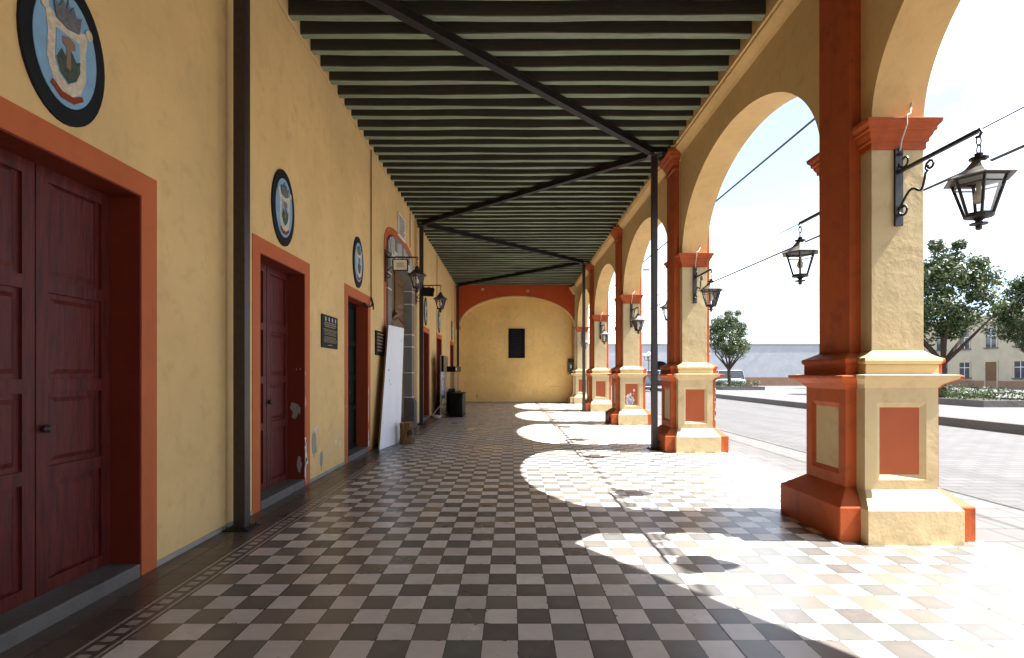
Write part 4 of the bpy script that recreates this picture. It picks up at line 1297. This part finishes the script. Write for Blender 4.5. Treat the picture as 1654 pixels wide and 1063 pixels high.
lg = thing('log_stump', 'short brown sawn log with a dark knot standing beside the white board', 'log', (-2.21, 11.45, 0))
r = random.Random(4)
n = 26
off = [1 + r.uniform(-0.07, 0.07) for _ in range(n)]
def log_ring(z, sc_, tilt=0.0):
    return [(0.152 * sc_ * off[j] * math.cos(2 * math.pi * j / n), 0.152 * sc_ * off[j] * math.sin(2 * math.pi * j / n), z + tilt * math.cos(2 * math.pi * j / n)) for j in range(n)]
mb = MB()
mb.rings([log_ring(0.0, 1.0), log_ring(0.05, 1.04), log_ring(0.15, 0.97), log_ring(0.3, 0.96), log_ring(0.40, 0.99), log_ring(0.455, 1.0, 0.012)])
bk = mb.build('trunk', 'bark', lg)
MB().add(log_ring(0.4565, 0.93, 0.012) + [(0, 0, 0.457)], [(i, (i + 1) % n, n) for i in range(n)]).build('sawn_top', 'logtop', bk)
mb = MB()
mb.lathe([(0.062, 0), (0.052, 0.035), (0.03, 0.045), (0.018, 0.03)], 10)
k_ = mb.build('knot', 'knot', lg)
k_.location = (0.085, -0.125, 0.25)
k_.rotation_euler = (R(90), 0, R(35))

st = thing('notice_stand', 'grey metal notice stand with splayed feet covered in coloured notices', 'notice stand', (-2.42, 19.15, 0))
mb = MB()
for yy in (-0.55, 0.62):
    mb.box(-0.022, 0.022, yy - 0.022, yy + 0.022, 0.0, 2.13)
    mb.tube([(0, yy, 0.40), (-0.30, yy, 0.02)], 0.022, 6)
    mb.tube([(0, yy, 0.40), (0.30, yy, 0.02)], 0.022, 6)
mb.box(-0.018, 0.018, -0.528, 0.598, 2.09, 2.125)
mb.box(-0.018, 0.018, -0.528, 0.598, 0.60, 0.64)
mb.build('frame', 'alu', st)
MB().box(-0.012, 0.012, -0.527, 0.597, 0.641, 1.54).build('notice_board', 'notices', st)
hb = MB().box(0.026, 0.11, -0.60, 0.62, 1.55, 2.11).build('upper_board', 'brownboard', st, bevel=0.004)
MB().box(0.03, 0.105, -0.606, -0.6005, 1.56, 2.10).build('board_end', 'black', hb)

vc = thing('display_case', 'tall glass display case with black lid and base against the left wall', 'display case', (-2.17, 20.5, 0))
w, l = 0.17, 1.05
b_ = MB().box(-w, w, -l, l, 0.0, 0.84).build('base', 'black', vc, bevel=0.008)
MB().box(-w, w, -l, l, 1.55, 1.75).build('lid', 'black', vc, bevel=0.006)
mb = MB()
for a in (-w, w):
    mb.add([(a, -l, 0.84), (a, l, 0.84), (a, l, 1.55), (a, -l, 1.55)], [(0, 1, 2, 3)])
for a in (-l, l):
    mb.add([(-w, a, 0.84), (w, a, 0.84), (w, a, 1.55), (-w, a, 1.55)], [(0, 1, 2, 3)])
mb.build('pane', 'glass', vc)
mb = MB()
for a in (-w + 0.005, w - 0.005):
    for c in (-l + 0.005, l - 0.005):
        mb.box(a - 0.005, a + 0.005, c - 0.005, c + 0.005, 0.842, 1.548)
mb.build('corner_bar', 'conduit', vc)
MB().box(w + 0.001, w + 0.003, -l + 0.12, -l + 0.36, 1.60, 1.70).build('painted_reflection', 'white', vc)  # white plate painted in for the reflection on the lid's side
tag(MB().box(-2.29, -2.06, 19.6, 20.2, 0.842, 0.93).build('display_tray', 'black_door', bevel=0.02), 'low dark tray lying inside the glass display case', 'tray')

cbn = thing('black_cabinet', 'black box cabinet with a moulded top in front of the glass display case', 'cabinet', (-1.86, 18.95, 0))
w, l = 0.215, 0.64
bd_ = MB().box(-w, w, -l, l, 0.05, 0.77).build('body', 'black', cbn, bevel=0.006)
MB().box(-w - 0.012, w + 0.012, -l - 0.012, l + 0.012, 0.0, 0.05).build('foot', 'black', cbn, bevel=0.004)
MB().loft([(0.77, -w - 0.004, w + 0.004, -l - 0.004, l + 0.004), (0.79, -w - 0.03, w + 0.03, -l - 0.03, l + 0.03), (0.816, -w - 0.03, w + 0.03, -l - 0.03, l + 0.03)]).build('top', 'black', cbn, bevel=0.004)
mb = MB()
mb.rings([rect(0, -1, 1, -1, 1)] * 0 or [[(-w + 0.05, -l - 0.0005, 0.12), (w - 0.05, -l - 0.0005, 0.12), (w - 0.05, -l - 0.0005, 0.70), (-w + 0.05, -l - 0.0005, 0.70)],
          [(-w + 0.07, -l - 0.010, 0.14), (w - 0.07, -l - 0.010, 0.14), (w - 0.07, -l - 0.010, 0.68), (-w + 0.07, -l - 0.010, 0.68)]])
mb.build('panel', 'black', bd_)

mb = MB()
for q in range(4):
    mb.tube([((0.14 + 0.012 * q) * math.cos(2 * math.pi * i / 24) - 2.5, 18.25 + (0.16 + 0.015 * q) * math.sin(2 * math.pi * i / 24), 0.012 + 0.018 * q) for i in range(25)], 0.010, 6)
tag(mb.build('cable_coil', 'cable_white'), 'coiled pale cable lying on the floor by the wall behind the portal post', 'cable')

# ------------------------------------------------------------------ out in the street
def leaf_mesh(name, clumps, n_per, size, seed, mats, squash=0.8):
    r = random.Random(seed)
    mb = MB()
    for (cx, cy, cz, rad) in clumps:
        for _ in range(n_per):
            while True:
                d = Vector((r.uniform(-1, 1), r.uniform(-1, 1), r.uniform(-1, 1)))
                if 0.15 < d.length < 1:
                    break
            d = d * (0.55 + 0.45 * d.length) / max(d.length, 0.3) * d.length ** 0.3 if d.length > 0.3 else d
            p = Vector((cx, cy, cz)) + Vector((d.x * rad, d.y * rad, d.z * rad * squash))
            nn = (d.normalized() + Vector((r.uniform(-1, 1), r.uniform(-1, 1), r.uniform(-0.4, 1.2))) * 0.8).normalized()
            t = nn.cross(Vector((r.uniform(-1, 1), r.uniform(-1, 1), r.uniform(-1, 1)))).normalized()
            b = nn.cross(t)
            s = size * r.uniform(0.6, 1.3)
            mb.add([p - t * s, p + b * s * 0.45, p + t * s, p - b * s * 0.45], [(0, 1, 2, 3)])
    return mb

def make_tree(seed):
    t = thing('plaza_tree', '', 'tree', (0, 0, 0), 0, 'trees in the plaza')
    r = random.Random(seed)
    mb = MB()
    fk = 1.75
    mb.tube([(0, 0, -0.1), (0.03, 0.02, 0.8), (-0.02, 0.0, 1.6), (0.02, 0, fk)], [0.21, 0.15, 0.135, 0.14], 10)
    for k in range(6):
        a = 2 * math.pi * k / 6 + r.uniform(-0.3, 0.3)
        l = r.uniform(1.0, 1.5)
        p1 = (0.45 * l * math.cos(a), 0.45 * l * math.sin(a), fk + 0.55)
        p2 = (0.95 * l * math.cos(a), 0.95 * l * math.sin(a), fk + 1.0 + r.uniform(0, 0.5))
        p3 = (1.25 * l * math.cos(a + 0.2), 1.25 * l * math.sin(a + 0.2), fk + 1.8 + r.uniform(0, 0.8))
        mb.tube([(0, 0, fk - 0.1), p1, p2, p3], [0.095, 0.07, 0.045, 0.015], 7)
    mb.tube([(0, 0, fk), (0.1, 0.05, 3.4), (0, 0.1, 5.0)], [0.10, 0.07, 0.02], 7)
    mb.build('trunk', 'trunk', t)
    cl = []
    for k in range(56):
        a = r.uniform(0, 2 * math.pi)
        zz = r.uniform(-1, 1)
        rr = math.sqrt(max(0, 1 - zz * zz))
        q = r.uniform(0.62, 1.0)
        cl.append((1.75 * rr * math.cos(a) * q, 1.75 * rr * math.sin(a) * q, 4.45 + 1.95 * zz * q, r.uniform(0.34, 0.82)))
    cl += [(r.uniform(-1.2, 1.2), r.uniform(-1.2, 1.2), r.uniform(5.6, 6.7), r.uniform(0.25, 0.45)) for _ in range(9)]
    leaf_mesh('crown', cl, 220, 0.085, seed + 1, 'leaf').build('crown', 'leaf', t)
    return t
tr0 = make_tree(31)
TR = [(18.75, 46.2, 'round dark green tree in a planter across the street, leftmost of the plaza trees', 1.0),
      (23.5, 34.0, 'round crowned plaza tree seen through the nearest arch, before the pale houses', 1.02),
      (30.0, 47.0, 'round crowned tree deeper in the plaza, seen through the nearest arch', 0.95),
      (20.5, 25.5, 'largest plaza tree, standing just left of the nearest whole pillar', 1.1),
      (27.0, 27.5, 'round crowned plaza tree right of the nearest whole pillar', 1.0),
      (37.0, 37.0, 'small far plaza tree in front of the rose house', 0.9)]
for i, (a, b, l, s) in enumerate(TR):
    o = tr0 if i == 0 else copy_tree(tr0)
    o.location = (a, b, 0.14)
    o.rotation_euler = (0, 0, 1.1 * i)
    o.scale = (s, s, s)
    o['label'] = l

def hedge(label, x0, x1, y0, y1, seed):
    t = thing('planter', label, 'planter', ((x0 + x1) / 2, (y0 + y1) / 2, 0.136))
    hx, hy = (x1 - x0) / 2, (y1 - y0) / 2
    mb = MB()
    mb.box(-hx, hx, -hy, -hy + 0.2, 0, 0.27)
    mb.box(-hx, hx, hy - 0.2, hy, 0, 0.27)
    mb.box(-hx, -hx + 0.2, -hy + 0.2, hy - 0.2, 0, 0.27)
    mb.box(hx - 0.2, hx, -hy + 0.2, hy - 0.2, 0, 0.27)
    mb.build('kerb_wall', 'kerbstone', t)
    MB().box(-hx + 0.2, hx - 0.2, -hy + 0.2, hy - 0.2, 0, 0.2).build('soil', 'hedge_soil', t)
    r = random.Random(seed)
    cl = []
    yy = -hy + 0.5
    while yy < hy - 0.4:
        for xx in (-hx + 0.45, 0, hx - 0.45):
            cl.append((xx + r.uniform(-0.1, 0.1), yy + r.uniform(-0.1, 0.1), 0.45 + r.uniform(-0.05, 0.12), r.uniform(0.3, 0.45)))
        yy += 0.55
    leaf_mesh('hedge', cl, 55, 0.07, seed + 1, 'leaf_hedge').build('hedge', 'leaf_hedge', t)
    return t
hedge('low kerbed planter with a clipped green hedge under the tree across the street', 17.2, 20.6, 43.6, 52.0, 3)
hedge('low kerbed planter with a green hedge in the plaza, seen through the nearest arch', 21.6, 25.4, 28.5, 37.5, 5)
hedge('low kerbed planter with a green hedge under the largest plaza tree', 18.9, 22.3, 21.5, 27.3, 7)

# long white wall across the far side of the plaza
ww = thing('street_wall', 'long whitewashed street wall with a dark arched gateway beyond the plaza', 'wall', (0, 70, -0.12))
mb = MB()
ga, gb = 18.2, 20.5
ga_c, ga_r = (ga + gb) / 2, (gb - ga) / 2
mb.box(8.0, ga, 0, 0.5, 0, 5.3)
mb.box(gb, 62, 0, 0.5, 0, 5.3)
mb.rings([[(ga_c + ga_r * math.cos(math.pi * (1 - i / 20)), 0, 2.45 + 0.75 * math.sin(math.pi * (1 - i / 20))), (ga_c + ga_r * math.cos(math.pi * (1 - i / 20)), 0.5, 2.45 + 0.75 * math.sin(math.pi * (1 - i / 20))),
            (ga_c + ga_r * math.cos(math.pi * (1 - i / 20)), 0.5, 5.3), (ga_c + ga_r * math.cos(math.pi * (1 - i / 20)), 0, 5.3)] for i in range(21)])
mb.build('plaster', 'whitewash', ww)
MB().box(ga, gb, 0.30, 0.36, 0, 3.3).build('gate', 'black_door', ww)
MB().box(8.0, 62, -0.06, 0.56, 5.3, 5.42).build('coping', 'kerbstone', ww)
mb = MB()
mb.box(8.0, ga, -0.02, 0, 0, 1.1)
mb.box(gb, 62, -0.02, 0, 0, 1.1)
mb.each('plinth', 'plinth_brown', ww)

def house_row(label, x0, y0, y1, h, m, nwin, roof=False, seed=0):
    t = thing('town_house', label, 'house', (x0, (y0 + y1) / 2, -0.12), 0, 'houses along the far side of the plaza')
    L = (y1 - y0) / 2
    wl = MB().box(0, 9, -L, L, 0, h).build('wall', m, t)
    MB().box(-0.06, 0.0, -L, L, h - 0.35, h - 0.1).build('cornice', 'facade_cream', t)
    MB().box(-0.04, 0.0, -L, L, 0, 0.9).build('plinth', 'plinth_brown', t)
    for q in range(nwin):
        yc = -L + (q + 0.5) * 2 * L / nwin
        for z0, z1, hw in ((1.2 if q % 2 else 0.05, 2.7, 0.6), (4.1, 5.9, 0.55)):
            if z1 > h - 0.5:
                continue
            f = MB()
            f.box(-0.05, -0.001, yc - hw - 0.14, yc - hw, z0, z1 + 0.14)
            f.box(-0.05, -0.001, yc + hw, yc + hw + 0.14, z0, z1 + 0.14)
            f.box(-0.05, -0.001, yc - hw, yc + hw, z1, z1 + 0.14)
            fo = f.build('window_frame' if z0 > 1 else 'door_frame', 'facade_cream', t)
            mb = MB().box(-0.02, -0.002, yc - hw, yc + hw, z0, z1)
            mb.build('pane' if z0 > 1 else 'door_leaf', 'window_dark' if z0 > 1 else 'walnut', fo)
            if z0 > 1:
                bars = MB().box(-0.035, -0.021, yc - 0.025, yc + 0.025, z0, z1)
                bars.box(-0.034, -0.0215, yc - hw, yc - 0.0255, (z0 + z1) / 2 + 0.2, (z0 + z1) / 2 + 0.25)
                bars.box(-0.034, -0.0215, yc + 0.0255, yc + hw, (z0 + z1) / 2 + 0.2, (z0 + z1) / 2 + 0.25)
                bars.build('glazing_bar', 'white', fo)
                MB().box(-0.14, -0.001, yc - hw - 0.2, yc + hw + 0.2, z0 - 0.1, z0 - 0.001).build('sill', 'kerbstone', fo)
    if not roof:
        MB().box(-0.04, 0.25, -L, L, h + 0.001, h + 0.45).build('parapet', m, t)
        MB().lathe([(0.5, h), (0.55, h + 0.3), (0.55, h + 1.1), (0.2, h + 1.35)], 14, (2.5, L * 0.4, 0)).build('water_tank', 'black_door', t)
    if roof:
        MB().prism([(-0.5, h), (9.5, h), (4.5, h + 1.6)], (0, -L - 0.2, 0), (1, 0, 0), (0, 0, 1), (0, 2 * L + 0.4, 0)).build('roof', 'rooftile', t)
    return t
house_row('pale two storey house with dark windows behind the plaza trees', 46, 44, 62, 6.8, 'facade_cream', 6)
house_row('rose coloured two storey house with a clay roof beyond the plaza', 46, 30, 43.9, 6.6, 'facade_rose', 5, True)
house_row('white two storey house at the right end of the row beyond the plaza', 46, 10, 29.9, 7.2, 'whitewash', 7)

def make_car(name, label, cat, paint, loc, rz, tall=1.0, van=False):
    t = thing(name, label, cat, loc, rz)
    L, W = 2.1, 0.83
    st = [(-2.10, 0.70, 0.40, 0.62), (-2.0, 0.76, 0.30, 0.78), (-1.2, 0.82, 0.22, 0.90), (0, 0.83, 0.20, 0.93), (1.2, 0.82, 0.22, 0.93), (1.95, 0.76, 0.30, 0.88), (2.10, 0.70, 0.42, 0.72)]
    mb = MB()
    mb.rings([[(-w * 0.92, y_, a), (w * 0.92, y_, a), (w, y_, a + 0.15), (w, y_, b - 0.12), (w * 0.88, y_, b), (-w * 0.88, y_, b), (-w, y_, b - 0.12), (-w, y_, a + 0.15)] for y_, w, a, b in st])
    body = mb.build('body', paint, t, bevel=0.03, smooth=False)
    hh = 1.45 * tall
    y0_, y1_, y2_, y3_ = (-1.25, -0.55, 0.95, 1.55) if not van else (-1.7, -1.2, 1.7, 1.95)
    mb = MB()
    mb.rings([[(-0.73, y_, 0.88), (0.73, y_, 0.88), (wt_, yt_, hh - 0.04), (-wt_, yt_, hh - 0.04)] for y_, yt_, wt_ in ((y0_, y1_, 0.58), (y3_, y2_, 0.58))])
    mb.build('window', 'car_glass', body)
    mb = MB()
    mb.loft([(hh - 0.045, -0.60, 0.60, y1_ - 0.02, y2_ + 0.02), (hh, -0.50, 0.50, y1_ + 0.12, y2_ - 0.12)])
    for sx in (-1, 1):
        for yb, yt in ((y0_, y1_), (y3_, y2_)):
            mb.tube([(sx * 0.735, yb, 0.88), (sx * 0.59, yt, hh - 0.03)], 0.035, 6)
        mb.tube([(sx * 0.745, 0.2, 0.88), (sx * 0.60, 0.2, hh - 0.03)], 0.03, 6)
    mb.build('roof', paint, body)
    for sx in (-1, 1):
        for yy in (-1.32, 1.30):
            wh = MB().lathe([(0.20, -0.09), (0.30, -0.09), (0.315, -0.05), (0.315, 0.05), (0.30, 0.09), (0.20, 0.09)], 20).build('wheel', 'tyre', t)
            wh.location = (sx * 0.74, yy, 0.315)
            wh.rotation_euler = (0, R(90), 0)
            MB().lathe([(0.0, -0.07), (0.205, -0.085), (0.205, 0.085), (0.0, 0.07)], 14).build('rim', 'rim', wh)
    for sx in (-1, 1):
        MB().box(sx * 0.60 - 0.12, sx * 0.60 + 0.12, -2.09, -2.0, 0.60, 0.72).build('headlight', 'globe', body, bevel=0.02)
        MB().box(sx * 0.62 - 0.1, sx * 0.62 + 0.1, 2.0, 2.085, 0.68, 0.84).build('tail_light', 'lens_red', body, bevel=0.02)
    MB().box(-0.70, 0.70, -2.16, -2.05, 0.38, 0.50).build('bumper', 'alu', body, bevel=0.03)
    MB().box(-0.24, 0.24, -2.175, -2.161, 0.40, 0.49).build('number_plate', 'white', body)
    return t
make_car('parked_car', 'dark blue parked car at the plaza kerb, left of the street side steel post', 'car', 'car_dark', (11.85, 49.4, -0.12), 0)
make_car('parked_car', 'black car parked side on before the white wall, glimpsed right of the street side post', 'car', 'car_black', (17.1, 63.0, -0.12), R(90))
make_car('parked_van', 'pale blue van parked by the dark gateway of the white wall', 'van', 'car_silver', (18.6, 67.2, -0.12), R(90), 1.38, True)
make_car('parked_van', 'pale blue van glimpsed behind the tree trunk across the street', 'van', 'car_silver', (26.9, 67.0, -0.12), R(-90), 1.38, True)

# globe street lamp
gl = thing('globe_lamp', 'black street lamp with a cluster of white globes across the street', 'street lamp', (14.75, 57.5, -0.12))
mb = MB().lathe([(0.16, 0), (0.16, 0.3), (0.09, 0.42), (0.055, 0.9), (0.045, 3.2), (0.06, 3.25), (0.03, 3.55)], 12)
for k in range(5):
    a = 2 * math.pi * k / 5 + 0.35
    mb.tube([(0, 0, 3.05), (0.2 * math.cos(a), 0.2 * math.sin(a), 2.95), (0.42 * math.cos(a), 0.42 * math.sin(a), 3.05), (0.46 * math.cos(a), 0.46 * math.sin(a), 3.35)], 0.022, 6)
    mb.lathe([(0.03, 0), (0.07, 0.06), (0.07, 0.10)], 10, (0.46 * math.cos(a), 0.46 * math.sin(a), 3.30))
mb.build('post', 'iron', gl)
for k in range(6):
    a = 2 * math.pi * k / 5 + 0.35
    c = (0.46 * math.cos(a), 0.46 * math.sin(a), 3.57) if k < 5 else (0, 0, 3.72)
    g = MB().lathe([(0.03, -0.18), (0.12, -0.145), (0.18, -0.06), (0.19, 0.0), (0.17, 0.09), (0.10, 0.16), (0.02, 0.19)], 14).build('globe', 'globe', gl, smooth=True)
    g.location = c

# poles and wires
up = thing('utility_pole', 'thin grey pole with a short cross arm beyond the white wall', 'pole', (20.6, 74.5, -0.2))
MB().lathe([(0.11, 0), (0.07, 14.2)], 10).build('shaft', 'alu', up)
MB().tube([(-0.1, 0, 14.0), (1.0, 0, 14.15)], 0.035, 6).build('cross_arm', 'alu', up)
sl = thing('street_lamp', 'tall street lamp with its flat head showing above the peeled pillar', 'street lamp', (14.1, 62.0, -0.12))
MB().lathe([(0.12, 0), (0.06, 13.2)], 10).build('shaft', 'alu', sl)
MB().tube([(0, 0, 13.1), (0.5, -0.2, 13.4), (1.2, -0.4, 13.45)], 0.04, 6).build('arm', 'alu', sl)
MB().loft([(13.38, 1.0, 1.75, -0.55, -0.25), (13.47, 0.95, 1.85, -0.6, -0.2), (13.55, 1.1, 1.6, -0.5, -0.3)]).build('lamp_head', 'box_grey', sl, bevel=0.02)
def wire(label, a, b, sag, r, n=24):
    A, B = Vector(a), Vector(b)
    pts = []
    for i in range(n + 1):
        t = i / n
        p = A.lerp(B, t)
        p.z -= sag * 4 * t * (1 - t)
        pts.append(p)
    return tag(MB().tube(pts, r, 5).build('overhead_wire', 'cable'), label, 'wire')
wire('thick twisted overhead cable crossing the nearest arch high up', (5.54, -20, 6.15), (5.54, 60, 6.25), 0.05, 0.022, 40)
wire('thin overhead wire along the street, uppermost of two beside the lanterns', (9.3, 2, 6.35), (9.0, 80, 7.2), 0.35, 0.014, 40)
wire('thick overhead cable along the street at the height of the lantern roofs', (9.6, 2, 5.75), (8.6, 80, 6.6), 0.35, 0.03, 40)
wire('thin wire sloping across the sky right of the nearest street side post', (13.0, 60, 9.3), (24, 58, 13.5), 0.4, 0.022)
wire('upper of two level wires in the sky left of the nearest street side post', (8, 66, 10.2), (40, 70, 10.6), 0.5, 0.02)
wire('lower of two level wires just above the long white wall', (8, 69, 6.7), (40, 69, 6.75), 0.15, 0.02)
wire('thick steep wire bundle in the sky gap left of the peeled pillar', (13.5, 66, 6.5), (16.2, 64, 18.5), 0.3, 0.035)
wire('thin steep wire in the sky gap left of the peeled pillar', (12.0, 66, 9.0), (17, 64, 17.0), 0.2, 0.018)

# canvas awning added out of view so its slanting edge shades the near floor
aw_ = thing('canvas_blocker', 'unseen tan canvas awning strung outside the arch beside the viewer', 'blocker', (4.3, 0, 0))
def wallpt(h, z, t=0.76):
    return (0.0, z - 0.06 * t, h + t)
pts = [wallpt(4.83, 4.62), wallpt(3.36, 3.17), wallpt(1.0, 0.85), wallpt(1.0, 0.2), wallpt(5.6, 0.2), wallpt(5.6, 4.62)]
MB().prism([(p[1], p[2]) for p in pts], (0, 0, 0), (0, 1, 0), (0, 0, 1), (0.012, 0, 0)).build('canvas', 'blocker_cloth', aw_)
MB().tube([(0.03, 0.1, 6.36), (0.03, 4.62, 6.36)], 0.02, 6).build('rail', 'iron', aw_)
MB().tube([(0.03, 4.60, 6.36), (-0.53, 4.60, 6.36)], 0.02, 6).build('stay', 'iron', aw_)
